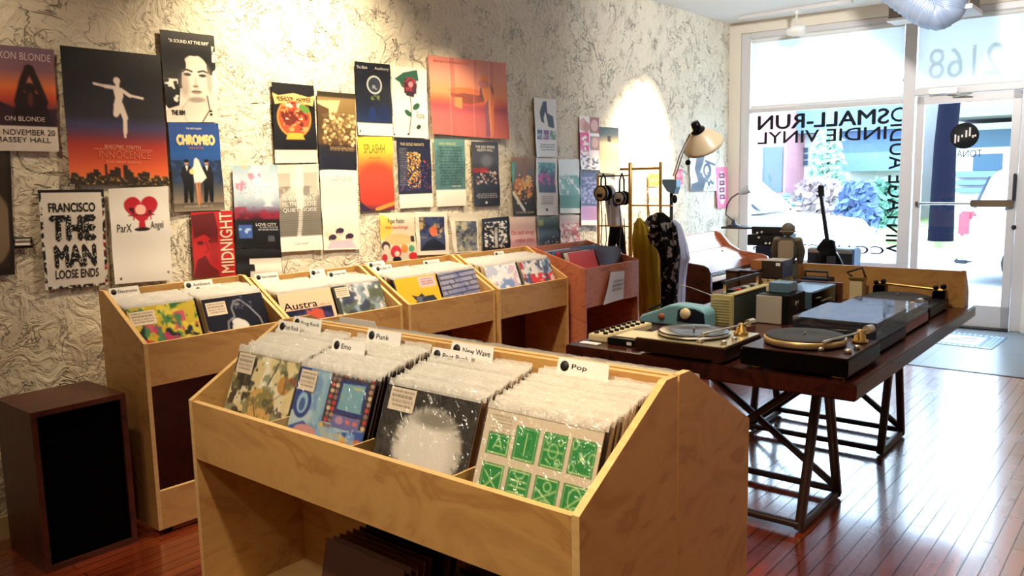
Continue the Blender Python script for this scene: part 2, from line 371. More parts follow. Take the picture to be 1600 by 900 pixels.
m = mat('strip_floor', (120, 44, 20), .22, coat=.0); FLOOR = m
BS(m).inputs['Coat Roughness'].default_value = .14; BS(m).inputs['Coat IOR'].default_value = 2.6
v = coords(m, (1, 1, 1), (0, 0, math.pi / 2))
bt = N(m, 'ShaderNodeTexBrick'); bt.offset = .37; bt.inputs['Scale'].default_value = 1; bt.inputs['Brick Width'].default_value = .9; bt.inputs['Row Height'].default_value = .062
bt.inputs['Mortar Size'].default_value = .0026; bt.inputs['Mortar Smooth'].default_value = .2; bt.inputs['Bias'].default_value = 0
bt.inputs['Color1'].default_value = (*lin((134, 50, 24)), 1); bt.inputs['Color2'].default_value = (*lin((160, 68, 32)), 1); bt.inputs['Mortar'].default_value = (*lin((40, 14, 8)), 1)
L(m, v, bt.inputs['Vector'])
g = coords(m, (14, 1.2, 1)); gn = N(m, 'ShaderNodeTexNoise'); gn.inputs['Scale'].default_value = 3; gn.inputs['Detail'].default_value = 6; L(m, g, gn.inputs['Vector'])
gr = ramp(m, gn.outputs[0], [(.3, (150, 150, 150)), (.65, (255, 255, 255))])
mm = N(m, 'ShaderNodeMix', data_type='RGBA', blend_type='MULTIPLY'); mm.inputs[0].default_value = .8; L(m, bt.outputs[0], mm.inputs[6]); L(m, gr, mm.inputs[7]); L(m, mm.outputs[2], BS(m).inputs['Base Color'])
wn = N(m, 'ShaderNodeTexNoise'); wn.inputs['Scale'].default_value = 3; wn.inputs['Detail'].default_value = 6; L(m, coords(m), wn.inputs['Vector'])
rr = N(m, 'ShaderNodeMapRange'); L(m, wn.outputs[0], rr.inputs[0]); rr.inputs[1].default_value = .3; rr.inputs[2].default_value = .7; rr.inputs[3].default_value = .16; rr.inputs[4].default_value = .32
L(m, rr.outputs[0], BS(m).inputs['Roughness'])
bump(m, bt.outputs[1], -.5, .002)
cw = N(m, 'ShaderNodeMapRange'); L(m, bt.outputs[1], cw.inputs[0]); cw.inputs[3].default_value = .9; cw.inputs[4].default_value = 0; L(m, cw.outputs[0], BS(m).inputs['Coat Weight'])
BS(m).inputs['Specular IOR Level'].default_value = .9

m = mat('slate_tile', (120, 132, 142), .3); TILE = m
bt = N(m, 'ShaderNodeTexBrick'); bt.offset = 0; bt.inputs['Scale'].default_value = 1; bt.inputs['Brick Width'].default_value = .75; bt.inputs['Row Height'].default_value = .75; bt.inputs['Mortar Size'].default_value = .004
bt.inputs['Color1'].default_value = (*lin((128, 140, 150)), 1); bt.inputs['Color2'].default_value = (*lin((112, 124, 134)), 1); bt.inputs['Mortar'].default_value = (*lin((70, 76, 80)), 1)
L(m, coords(m), bt.inputs['Vector']); L(m, bt.outputs[0], BS(m).inputs['Base Color'])

b = MB().box((XW - .15, YB, -.12), (XR, YE, 0)); struct(b, 'floor', FLOOR)
Yfar = 9.4
b = MB().prism([(XW - .15, YE), (XR, YE), (XR, (MW @ Vector((6.0, 0, 0))).y), (P1.x - .15, P1.y)], -.12, 0, 'z'); struct(b, 'floor_entry', TILE)
b = MB().box((XW - .12, YE - .012, -.001), (XR, YE + .012, .004)); struct(b, 'trim_1', mat('brass_strip', (70, 62, 60), .4, .6))
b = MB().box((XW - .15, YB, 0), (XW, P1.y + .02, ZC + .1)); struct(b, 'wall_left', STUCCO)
b = MB().box((XW - .15, YB, ZC), (XR + .15, 9.6, ZC + .12)); struct(b, 'ceiling', PLAST)
b = MB().box((XR, YB, 0), (XR + .12, 9.4, ZC)); struct(b, 'wall_right', PLAST)
b = MB().box((XW - .15, YB - .12, 0), (XR + .12, YB, ZC)); struct(b, 'wall_back', PLAST)
b = MB().box((XW, YB, 0), (XW + .018, P1.y, .10)); struct(b, 'baseboard_left', mat('cream_baseboard', (214, 190, 140), .5))

# shop front, all in the local frame of the front
sJ, _ = at_w(1152, 120); sF0, _ = at_w(1158, 120); sF1, _ = at_w(1172, 120); sM0, _ = at_w(1412, 120); sM1, _ = at_w(1425, 250)
sD0, _ = at_w(1426, 300); sD1, _ = at_w(1589, 300); sEnd = 5.9
zTr = at_w(1300, 165)[1]; zTop = at_w(1300, 36)[1]; zDoor = at_w(1500, 145)[1]; zSill = .52
FWALL = mat('cream_wall_paint', (232, 222, 204), .7)
def wbox(b, s0, s1, y0, y1, z0, z1, bev=0): return b.box((s0, y0, z0), (s1, y1, z1), M=MW, bev=bev)
b = MB(); wbox(b, -.1, sF0, -.02, .2, 0, ZC); wbox(b, sF0, sEnd, -.02, .2, zTop, ZC); wbox(b, sD1 + .09, sEnd, -.02, .2, 0, zTop); wbox(b, sF0, sM0, -.02, .2, 0, zSill - .03)
struct(b, 'wall_front', FWALL)
fr = MB()
for s0, s1 in ((sF0, sF1), (sM0, sM1)): wbox(fr, s0, s1, .0, .12, 0 if s0 == sM0 else zSill, zTop, .006)
wbox(fr, sF1, sM0, .0, .12, zTop - .06, zTop, .006); wbox(fr, sF1, sM0, .0, .12, zSill - .03, zSill + .06, .006); wbox(fr, sF1, sM0, .0, .10, zTr - .022, zTr + .022, .006)
wf = struct(fr, 'window_1', ALU)
g = MB(); wbox(g, sF1, sM0, .055, .061, zSill + .06, zTr - .022); wbox(g, sF1, sM0, .055, .061, zTr + .022, zTop - .06); g.build('window_pane', GLASS, wf)
fr = MB(); wbox(fr, sD1, sD1 + .10, 0, .12, 0, zTop, .006); wbox(fr, sM1, sD1, 0, .12, zDoor, zDoor + .06, .006); wbox(fr, sM1, sD1, 0, .12, zTop - .06, zTop, .006)
w2 = struct(fr, 'window_2', ALU)
g = MB(); wbox(g, sM1, sD1, .055, .061, zDoor + .06, zTop - .06); g.build('window_pane', GLASS, w2)
# glazed door
zR = .22
b = MB()
for s0, s1 in ((sD0, sD0 + .065), (sD1 - .075, sD1 - .005)): wbox(b, s0, s1, .02, .075, .015, zDoor - .005, .005)
wbox(b, sD0, sD1 - .005, .02, .075, .015, zR, .005); wbox(b, sD0, sD1 - .005, .02, .075, zDoor - .085, zDoor - .005, .005)
dr = struct(b, 'door_1', ALU)
g = MB(); wbox(g, sD0 + .065, sD1 - .075, .045, .051, zR, zDoor - .085); g.build('door_pane', GLASS, dr)
_, zB = at_w(1500, 318)
b = MB(); b.tube([MW @ Vector((sD0 + .05, -.02, zB)), MW @ Vector((sD1 - .05, -.02, zB))], .012); wbox(b, sD1 - .36, sD1 - .02, -.045, -.015, zB - .03, zB + .035, .008)
wbox(b, sD0 + .03, sD0 + .06, -.03, .02, zB - .02, zB + .02); wbox(b, sD1 - .06, sD1 - .02, -.03, .02, zB - .02, zB + .02)
b.build('push_bar', CHROME, dr)
b = MB(); sc_, zc_ = at_w(1470, 157); wbox(b, sc_ - .10, sc_ + .14, -.06, .02, zDoor + .0, zDoor + .05, .008); b.tube([MW @ Vector((sc_ + .05, -.03, zDoor + .0)), MW @ Vector((sc_ + .26, -.10, zDoor - .02)), MW @ Vector((sc_ + .1, -.01, zDoor - .03))], .008)
b.build('door_closer', SILV, dr)
b = MB(); s_, z_ = at_w(1585, 292); wbox(b, s_ - .012, s_ + .012, -.03, .02, z_ - .12, z_ + .12, .006); s_, z_ = at_w(1584, 355); b.lathe([(.02, 0), (.018, .03)], MW @ Vector((s_, -.01, z_)), 12, axis='y')
b.build('door_lock', CHAR, dr)
b = MB(); wbox(b, sM1, sD1, -.05, .12, 0, .014); struct(b, 'trim_2', CHAR)

pw = at_w(1590, 470); b = MB(); wbox(b, sD1 + .10, sEnd, -.10, -.02, 0, pw[1] + .09, .01); struct(b, 'trim_3', WHITE)
# roller blinds behind the upper panes
BL = bpy.data.materials.new('white_blind_fabric'); BL.use_nodes = True; nt = BL.node_tree; nt.nodes.clear()
o_ = nt.nodes.new('ShaderNodeOutputMaterial'); t_ = nt.nodes.new('ShaderNodeBsdfTranslucent'); d_ = nt.nodes.new('ShaderNodeBsdfDiffuse'); x_ = nt.nodes.new('ShaderNodeMixShader')
t_.inputs[0].default_value = (.86, .88, .88, 1); d_.inputs[0].default_value = (.9, .9, .9, 1); x_.inputs[0].default_value = .45
nt.links.new(t_.outputs[0], x_.inputs[1]); nt.links.new(d_.outputs[0], x_.inputs[2]); nt.links.new(x_.outputs[0], o_.inputs[0])
for nm, s0, s1, z0, lab in (('roller_blind', sF1 + .01, sM0 - .01, zTr + .03, 'wide white roller blind pulled down over the upper pane of the shop window'), ('roller_blind', sM1 + .01, sD1 - .01, zDoor + .055, 'narrow white roller blind pulled down over the pane above the glass door')):
    bb = MB(); wbox(bb, s0, s1, .018, .021, z0, zTop - .05); o = tag(bb.build(nm, BL), lab, 'blind')
    bb = MB(); bb.tube([MW @ Vector((s0, .02, zTop - .085)), MW @ Vector((s1, .02, zTop - .085))], .022); bb.build('roller_tube', WHITE, o)
    bb = MB(); wbox(bb, s0, s1, .010, .028, z0 - .005, z0 + .018); bb.build('hem_bar', WHITE, o)
def wq(s0, z1, s1, z0, y): return [MW @ Vector(q) for q in ((s0, y, z1), (s1, y, z1), (s1, y, z0), (s0, y, z0))]
BL2 = BL.copy(); BL2.name = 'shaded_numerals'; [setattr(n_.inputs[0], 'default_value', (.84, .86, .86, 1)) for n_ in BL2.node_tree.nodes if n_.type in ('BSDF_TRANSLUCENT', 'BSDF_DIFFUSE')]
s0, z1 = at_w(1452, 76); s1, z0 = at_w(1564, 116)
o = lettering(wq(s0, z1, s1, z0, .015), [('2168', 0, 0, 1, 1)], None, BL2, 0, 'street_number_shadow', True, False)  # number's shadow from the glass, built as slightly darker numerals on the blind
tag(o, 'pale mirrored street number on the blind above the glass door', 'lettering')  # the numerals are the shadow of the number on the glass

# lettering on the shop window, read from the street, so mirrored from inside
yg = .052
def wtext(name, rows, lab):
    it = MB()
    parts = []
    for t, (px0, py0), (px1, py1), bold, turn in rows:
        s0, z1 = at_w(px0, py0, yg); s1, z0 = at_w(px1, py1, yg)
        parts.append((wq(s0, z1, s1, z0, yg), (t, 0, 0, 1, 1, bold, turn)))
    vs = []
    for q, i in parts:
        o = lettering(q, [i], None, INK, 0, name, True, False); me = o.data
        it.add([v.co.copy() for v in me.vertices], [tuple(p.vertices) for p in me.polygons]); bpy.data.objects.remove(o)
    tag(it.build(name, INK), lab, 'lettering')
wtext('window_lettering', [('SMALL-RUN', (1184, 181), (1389, 193.5), .016, 0)], 'black mirrored words SMALL-RUN along the top of the shop window')
wtext('window_lettering', [('INDIE VINYL', (1184, 207), (1385, 217.5), .008, 0)], 'black mirrored words INDIE VINYL, second line in the shop window')
wtext('window_lettering', [('VINTAGE AUDIO', (1392, 168), (1411, 398), .006, 1)], 'black mirrored words VINTAGE AUDIO running up beside the window post')
wtext('window_lettering', [('COLLECTIBLES', (1176, 379), (1381, 398), .004, 0)], 'black mirrored word COLLECTIBLES low on the shop window behind the guitar')
# round shop mark on the door glass
s_, z_ = at_w(1507, 212, .04); R_ = at_w(1530, 212, .04)[0] - s_
b = MB(); b.lathe([(R_, 0), (R_, .001), (1e-4, .0011)][::1], (0, 0, 0), 40, M=MW @ Matrix.Translation((s_, .040, z_)) @ Matrix.Rotation(math.pi / 2, 4, 'X'))
dk = tag(b.build('door_decal', INK), 'round black decal with white bars on the glass of the door', 'decal')
b = MB()
for k, (dx, z0, z1) in enumerate(((-.62, -.55, .12), (-.40, -.45, .02), (-.16, -.12, .08), (.12, -.12, .42), (.36, -.05, .62), (.58, -.18, .02), (.74, -.1, .06))):
    b.box((s_ + dx * R_ - .06 * R_, .0375, z_ + z0 * R_), (s_ + dx * R_ + .06 * R_, .0383, z_ + z1 * R_), M=MW)
b.build('white_bars', INKW, dk)
s0, z1 = at_w(1495, 235, .04); s1, z0 = at_w(1534, 245, .04)
lettering(wq(s0, z1, s1, z0, .04), [('TONA', 0, 0, 1, 1)], dk, INK, 0, 'lettering', True, True)

# ------------------------------------------------------------------ the street outside
GA = mat('asphalt', (150, 152, 156), .8); GC = mat('pale_concrete', (190, 190, 188), .8)
m = mat('lawn_grass', (96, 128, 70), .9); GR = m; n_ = N(m, 'ShaderNodeTexNoise'); n_.inputs['Scale'].default_value = 3; L(m, coords(m), n_.inputs['Vector']); L(m, ramp(m, n_.outputs[0], [(.35, (88, 120, 60)), (.65, (168, 176, 120))]), BS(m).inputs['Base Color'])
b = MB().box((-30, 8.7, -.3), (25, 10.6, -.12)); struct(b, 'sidewalk', GC)
b = MB().box((-30, 10.6, -.4), (25, 19.5, -.22)); struct(b, 'road', GA)
b = MB().box((-40, 19.5, -.4), (30, 60, -.1)); struct(b, 'lawn', GR)
HW = mat('pale_siding', (206, 204, 206), .8); HB = mat('red_brick', (186, 134, 142), .85, spec=.1); HG = mat('blue_grey_house_and_shadow', (104, 126, 160), .8, spec=.1); HR = mat('roof_shingle', (120, 116, 122), .85)
WG = mat('dark_window_glass', (60, 84, 104), .3, spec=.2); DK = mat('dark_navy_post', (14, 16, 30), .9, spec=.05)
def ebox(b, px0, py0, px1, py1, Y, dep=.3, mi=0, zb=None):
    p, q = at_y(px0, py0, Y), at_y(px1, py1, Y); z0 = zb if zb is not None else min(p.z, q.z)
    b.box((p.x, Y, z0), (q.x, Y + dep, max(p.z, q.z)), mi)
ho = thing('house', 'pale two storey house with brick porch across the street, seen through the shop window', 'house', (at_y(1240, 320, 26).x, 26, -.1))
b = MB(); ebox(b, 1120, 120, 1420, 325, 27, 8, zb=-.1); b.build('house_wall', HW, ho, True)
b = MB(); ebox(b, 1160, 150, 1226, 325, 25.4, 1.6, zb=-.1); b.build('brick_bay', HB, ho, True)
b = MB(); ebox(b, 1192, 230, 1221, 300, 25.3, .2); b.build('bay_window', WG, ho, True)
b = MB()
for i in range(3):
    for j in range(3): ebox(b, 1242 + i * 7, 231 + j * 10, 1247 + i * 7, 238 + j * 10, 26.9, .2)
b.build('grid_window', WG, ho, True)
b = MB(); ebox(b, 1150, 166, 1420, 200, 26.2, .8); b.build('porch_shadow_slab', HG, ho, True)  # blue-grey slab standing in for the porch and roof shadows
b = MB(); ebox(b, 1303, 205, 1420, 240, 26.8, .3); b.build('upper_window', HG, ho, True)
b = MB(); ebox(b, 1303, 240, 1420, 266, 25.6, 1.3); b.build('porch_railing', HG, ho, True)
b = MB()
for k in range(5): ebox(b, 1220, 302 + k * 5, 1254, 306 + k * 5, 25.2 - .1 * k, 1.0 + .1 * k)
b.build('front_steps', HG, ho, True)
b = MB(); ebox(b, 1060, 60, 1425, 122, 26.2, 9.0); b.build('roof', HR, ho, True)
ho = thing('house', 'white sided bungalow with wide eaves across the street, seen through the glass door', 'house', (at_y(1530, 320, 25).x, 25, -.1))
b = MB(); ebox(b, 1470, 196, 1760, 325, 26, 8, zb=-.1); b.build('house_wall', HW, ho, True)
b = MB(); p, q = at_y(1472, 182, 24.6), at_y(1760, 150, 24.6); b.prism([(24.6, p.z - .05), (24.6, p.z + .22), (30, p.z + 2.6), (34, p.z + 2.6), (34, p.z - .05)], p.x, q.x, 'x'); b.build('roof', HR, ho, True)
b = MB(); ebox(b, 1521, 241, 1565, 266, 25.9, .2); ebox(b, 1492, 205, 1590, 228, 25.9, .15); b.build('house_window', WG, ho, True)
b = MB(); ebox(b, 1492, 268, 1600, 276, 25.7, .3); ebox(b, 1492, 282, 1600, 288, 25.7, .3); ebox(b, 1492, 294, 1600, 300, 25.7, .3); b.build('siding_band', HG, ho, True)
b = MB(); p = at_y(1472, 325, 19.9); b.tube([(p.x, 19.9, -.12), (p.x, 19.9, 2.0), (p.x + .1, 19.95, 4.2), (p.x - .1, 20, 6)], [.26, .22, .2, .18], 12)
b.tube([(p.x, 19.95, 3.6), (p.x - .9, 20.3, 5.2), (p.x - 1.5, 20.6, 6.5)], [.14, .1, .06], 8)
tag(b.build('tree', DK), 'dark tree trunk across the street, seen through the glass door', 'tree')
LEAF = {}
def bush(px, py0, py1, Y, wid, c, lab, name='bush'):
    if c not in LEAF: LEAF[c] = mat('bush_leaves', c, .8)
    p0, p1 = at_y(px, py1, Y), at_y(px, py0, Y); b = MB(); hgt = p1.z + .1; q = np.random.default_rng(int(px))
    for i in range(420):
        t = q.random() * 6.283; r = math.sqrt(q.random()); z = q.random(); rr_ = wid * (.55 + .45 * math.sin(math.pi * min(1, .25 + z * .75)))
        c0 = Vector((p0.x + rr_ * r * math.cos(t), Y + .5 * rr_ * r * math.sin(t), -.1 + hgt * z)); a = Vector(q.normal(size=3)).normalized() * .16; e = a.orthogonal().normalized() * .09
        b.add([c0 - a, c0 + e, c0 + a, c0 - e], [(0, 1, 2, 3)])
    o = tag(b.build(name, LEAF[c]), lab, 'shrub'); MB().tube([(p0.x, Y, -.12), (p0.x, Y, hgt * .7)], .04, 6).build('stem', DK, o)
bush(1277, 280, 330, 23, .85, (170, 150, 158), 'mauve-brown leafless looking shrub across the street, left of the blue-grey one')
bush(1339, 286, 332, 22.0, .55, (84, 104, 150), 'dark blue-grey shrub across the street behind the guitar neck')
bush(1384, 280, 326, 24, .62, (110, 156, 140), 'green shrub across the street beside the window post')
bush(1292, 205, 290, 24.5, .55, (150, 186, 170), 'tall thin pale green shrub against the house front')
# parked cars
def car(name, M, lab, white=(226, 228, 232)):
    t = thing(name, lab, 'car', (0, 0, 0)); t.matrix_basis = M; t.location = M.to_translation(); t.rotation_euler = M.to_euler()
    pm = mat('white_car_paint', white, .3, coat=.6); gm = mat('car_glass', (26, 40, 64), .08)
    low = [(-2.25, .35), (-2.3, .62), (-2.22, 1.0), (-1.9, 1.04), (1.0, 1.02), (2.1, .92), (2.28, .7), (2.25, .35)]
    b = MB().prism(low, -.88, .88, 'y'); o = b.build('car_body', pm, t); mo = o.modifiers.new('b', 'BEVEL'); mo.width = .07; mo.segments = 3
    top = [(-2.18, 1.0), (-1.95, 1.62), (-1.7, 1.74), (.1, 1.74), (.95, 1.05)]
    b = MB().prism(top, -.78, .78, 'y'); o = b.build('car_cabin', pm, t); mo = o.modifiers.new('b', 'BEVEL'); mo.width = .08; mo.segments = 3
    b = MB(); b.prism([(-1.75, 1.1), (-1.62, 1.6), (-.75, 1.6), (-.75, 1.1)], -.80, .80, 'y'); b.prism([(-.65, 1.1), (-.65, 1.6), (.05, 1.6), (.68, 1.1)], -.80, .80, 'y')
    b.prism([(-2.205, 1.12), (-2.02, 1.58), (-1.96, 1.58), (-2.1, 1.12)], -.62, .62, 'y'); b.prism([(.22, 1.66), (.93, 1.12), (.99, 1.1), (.28, 1.66)], -.68, .68, 'y'); b.build('car_window', gm, t)
    for sy in (-1, 1):
        MB().box((-2.32, sy * .62, .72), (-2.14, sy * .9, 1.08), bev=.03).build('tail_light', mat('red_lens', (200, 40, 60), .2), t)
        MB().box((2.1, sy * .55, .62), (2.3, sy * .86, .8), bev=.03).build('head_light', CHROME, t)
        for x in (-1.4, 1.4):
            MB().lathe([(.2, -.1), (.33, -.1), (.34, -.06), (.34, .06), (.33, .1), (.2, .1)], (x, sy * .82, .34), 24, axis='y').build('wheel', RUB, t)
    MB().box((-2.36, -.86, .36), (-2.15, .86, .62), bev=.04).build('bumper', mat('bumper_paint', (170, 184, 204), .35), t)
    MB().box((-2.38, -.8, .30), (-2.2, .8, .37), bev=.02).build('bumper_trim', CHAR, t)
    return t
p = at_z(1515, 448, -.22)
car('car', Matrix.Translation((p.x + 2.15, p.y + .9, -.22)) @ Matrix.Rotation(math.radians(-4), 4, 'Z'), 'white parked estate car with red tail light, seen through the glass door')
p = at_z(1255, 372, -.22)
car('car', Matrix.Translation((at_y(1128, 350, 13.2).x, 13.2, -.22)), 'white parked car low in the shop window behind the gooseneck lamp', (232, 236, 238))

# ------------------------------------------------------------------ posters on the wall
XP = XW + .012
def wallquad(tl, tr, br, bl, X=XP): return [tuple(at_x(*p, X)) for p in (tl, tr, br, bl)]
def poster(art, tl, tr, br, bl, lab, texts=(), curl=.012, name='poster', X=XP):
    q = wallquad(tl, tr, br, bl, X); ph = random.random() * 6
    def bend(u, v): return .003 + curl * (np.abs(2 * u - 1) ** 3) * (.25 + .75 * v ** 2) * (.6 + .4 * np.sin(ph + 3 * u)) + .004 * np.sin(6 * v + ph) ** 2
    o = sheet(name, art, q, PRINT, None, 0, bend); tag(o, lab, 'poster')
    by = {}
    for c, it in texts: by.setdefault(c, []).append(it)
    for c, its in by.items():
        fine = MB()
        for it in its:
            # lay the letters on the bent sheet
            g, f = glyphs(it[0], it[5] if len(it) > 5 else 0.); x, y = g[:, 0], g[:, 1]
            for _ in range(it[6] if len(it) > 6 else 0): x, y = 1 - y, x
            u = (it[1] + (it[3] - it[1]) * x)[:, None]; v = (it[4] + (it[2] - it[4]) * y)[:, None]
            a, b_, c_, d_ = [np.array(p) for p in q]; n = np.array([1., 0, 0])
            P = (a * (1 - u) + b_ * u) * (1 - v) + (d_ * (1 - u) + c_ * u) * v + n * (bend(u, v) + .0018)
            fine.add([tuple(p) for p in P], f)
        fine.build('lettering', ink(c), o)
    return o
BK, WH = (14, 14, 18), (238, 234, 226)

def figure(a, cu, cv, s, c, arms='out'):
    k = .55 / a.asp if False else 1 / a.asp
    a.ell(cu, cv - .42 * s * k, .07 * s, .085 * s * k, c)
    a.poly([(cu - .11 * s, cv - .3 * s * k), (cu + .11 * s, cv - .3 * s * k), (cu + .08 * s, cv + .08 * s * k), (cu - .06 * s, cv + .08 * s * k)], c)
# 1 purple dusk
a = Art(64, 82); a.vgrad([(0, (128, 104, 124)), (.22, (138, 96, 108)), (.38, (224, 116, 60)), (.5, (196, 72, 48)), (.62, (96, 44, 56)), (.74, (56, 34, 50)), (1, (50, 32, 48))])
a.poly([(0, .62), (.25, .52), (.5, .6), (1, .58), (1, .75), (0, .75)], (54, 30, 44)); c = (34, 16, 20); a.poly([(.42, .74), (.48, .5), (.58, .44), (.66, .4), (.74, .44), (.84, .5), (.94, .74)], c); a.line([(.5, .52), (.57, .34), (.645, .21)], .045, c); a.line([(.84, .52), (.75, .34), (.68, .21)], .045, c); a.ell(.66, .40, .07, .06, c); a.line([(.63, .2), (.66, .19), (.69, .2)], .03, c); a.ell(.66, .5, .035, .07, (150, 70, 50), .5); a.rect(0, .755, 1, 1, (222, 212, 204))
poster(a, (-42, 66), (83, 78), (91, 237), (-34, 235), 'purple and orange sunset poster with raised arms above a handwritten white strip',
       [((226, 206, 204), ('XON BLONDE', .27, .055, .95, .125)), ((226, 206, 204), ('ON BLONDE', .33, .665, .84, .71)), (BK, ('S. NOVEMBER 20', .2, .79, .96, .845)), (BK, ('MASSEY HALL', .2, .865, .9, .915))])
# 2 white dancer over a skyline
a = Art(110, 146, (20, 18, 22)); a.vgrad([(0, (24, 22, 24)), (.48, (30, 26, 36)), (.56, (58, 56, 100)), (.63, (110, 50, 68)), (.7, (176, 52, 40)), (.86, (226, 96, 50)), (1, (238, 130, 50))])
c = (232, 216, 206); a.ell(.525, .222, .034, .028, c); a.line([(.53, .24), (.53, .27)], .02, c); a.poly([(.478, .262), (.575, .272), (.585, .33), (.566, .37), (.575, .415), (.478, .41), (.50, .345)], c)
a.line([(.5, .272), (.41, .268)], .019, c); a.line([(.42, .268), (.30, .254)], .013, c); a.line([(.57, .288), (.65, .325)], .019, c); a.line([(.64, .322), (.78, .338)], .013, c); a.line([(.55, .4), (.585, .49)], .03, c); a.line([(.585, .48), (.575, .60)], .021, c); a.line([(.51, .40), (.495, .47)], .027, c); a.line([(.495, .475), (.535, .445)], .018, c); a.line([(.57, .6), (.57, .635)], .012, c)
q = np.random.default_rng(3); u = 0
while u < 1:
    w = .02 + .04 * q.random(); h = .03 + .07 * q.random() * (1.6 if .35 < u < .6 else 1); a.rect(u, 1 - h - .02, u + w, 1, (44, 30, 22)); u += w * .9
a.dots(150, 5, [(250, 206, 100), (200, 150, 70), (90, 60, 34)], .004, .008, (0, .93, 1, 1)); a.blots(30, 8, (26, 18, 14), .5, .6, .7, (0, .955, 1, 1))
poster(a, (92, 71), (249, 87), (263, 290), (108, 288), 'large dark poster of a leaping pale figure above an orange city skyline',
       [((240, 190, 160), ('ELECTRIC YOUTH', .36, .70, .72, .722)), ((226, 120, 90), ('INNOCENCE', .3, .742, .82, .80)), ((240, 150, 110), ('YEARS OF EARLY SONGS', .24, .725, .84, .738)), ((240, 170, 140), ('THE FIRST NIGHT', .36, .82, .72, .835))])
# 3 black and white portrait
a = Art(84, 128, (236, 230, 220)); a.rect(0, 0, 1, .36, BK); a.rect(0, .3, .34, .62, BK); a.blots(7, 4, (236, 230, 220), .52, .56, 1, (0, .52, .3, .85)); a.poly([(0, .58), (.3, .6), (.26, .82), (.1, .88), (0, .8)], BK); a.blots(8, 14, (236, 230, 220), .53, .57, 1, (0, .52, .26, .86))
a.poly([(.40, .66), (.78, .66), (.84, .82), (1, .9), (1, 1), (0, 1), (0, .86), (.2, .82), (.42, .78)], (230, 220, 208)); a.ell(.60, .49, .29, .245, (232, 220, 208), soft=.06); a.ell(.60, .57, .22, .19, (232, 220, 208))
a.poly([(.2, .24), (.36, .27), (.48, .25), (.60, .26), (.74, .24), (.86, .30), (.93, .44), (1, .4), (1, .2), (.2, .2)], BK); a.ell(.34, .36, .1, .09, BK); a.ell(.9, .36, .07, .1, BK); a.blots(12, 6, (236, 230, 220), .5, .54, 1, (.93, .1, 1, .5)); a.poly([(.3, .3), (.36, .42), (.33, .58), (.26, .6)], BK)
a.ell(.45, .465, .075, .018, (70, 60, 56)); a.ell(.74, .47, .075, .018, (70, 60, 56)); a.line([(.36, .425), (.45, .412), (.54, .43)], .016, (66, 56, 52)); a.line([(.66, .432), (.75, .415), (.84, .435)], .016, (66, 56, 52)); a.ell(.45, .465, .03, .014, (30, 26, 26)); a.ell(.74, .47, .03, .014, (30, 26, 26))
a.ell(.60, .56, .04, .07, (206, 190, 176), .8, .6); a.ell(.59, .595, .055, .014, (130, 112, 102), .9, .5); a.ell(.60, .655, .1, .016, (116, 90, 84), 1, .3); a.ell(.60, .672, .07, .012, (176, 150, 140), .8, .5); a.ell(.38, .58, .09, .13, (150, 134, 124), .55, .7); a.ell(.86, .52, .05, .16, (160, 146, 136), .6, .6); a.ell(.6, .745, .16, .03, (120, 106, 98), .6, .6)
a.line([(.80, .70), (.84, .86), (.68, 1)], .012, (90, 80, 74)); a.line([(.42, .76), (.3, .86), (.4, 1)], .008, (190, 178, 166))
poster(a, (248, 46), (333, 56), (340, 191), (260, 191), 'black and white close portrait poster with dark curly hair',
       [(WH, ('"A SOUND AT THE RIM"', .14, .085, .88, .125, .02)), (BK, ('THE RIM', .1, .865, .36, .92, .03)), (BK, (';', .84, .86, .89, .93, .04))])
# 4 three dressed up figures
a = Art(70, 114, (24, 58, 120)); a.vgrad([(0, (26, 66, 138)), (.35, (40, 92, 170)), (.62, (34, 62, 110)), (.7, (66, 72, 84)), (.9, (150, 132, 110)), (.91, (96, 84, 76)), (1, (150, 138, 120))]); a.blots(6, 3, (28, 44, 66), .5, .6, .8, (0, .42, 1, .68))
for x, s in ((.31, 1), (.70, 1)):
    c = (12, 13, 20); a.poly([(x - .07, .485), (x + .07, .485), (x + .12, .58), (x + .10, .70), (x + .085, .90), (x + .02, .90), (x, .74), (x - .03, .90), (x - .10, .90), (x - .09, .70), (x - .13, .58)], c); a.ell(x, .445, .042, .032, (188, 142, 116)); a.ell(x, .428, .047, .018, (20, 14, 12)); a.rect(x - .045, .443, x + .045, .449, (20, 16, 16)); a.poly([(x - .03, .483), (x + .03, .483), (x, .55)], WH)
a.ell(.5, .44, .045, .045, (240, 234, 226)); a.ell(.5, .45, .028, .026, (206, 160, 136)); a.poly([(.46, .42), (.55, .41), (.60, .5), (.68, .62), (.60, .66), (.56, .68), (.43, .68), (.42, .56), (.38, .53), (.44, .49)], (240, 236, 228)); a.line([(.47, .68), (.485, .80), (.50, .92)], .022, (206, 142, 104)); a.line([(.53, .68), (.52, .80), (.54, .9)], .022, (190, 122, 88)); a.ell(.4, .55, .05, .03, (236, 220, 150))
poster(a, (261, 191), (340, 193), (350, 328), (271, 331), 'deep blue poster of two dark suits flanking a white veiled dress',
       [((246, 214, 150), ('CHROMEO', .13, .13, .9, .255, .06)), ((200, 120, 60), ('WHITE', .36, .27, .66, .3)), ((240, 236, 226), ('THE NEW ALBUM', .34, .055, .64, .075)), ((220, 206, 180), ('AVAILABLE MAY 12', .2, .935, .76, .955))])
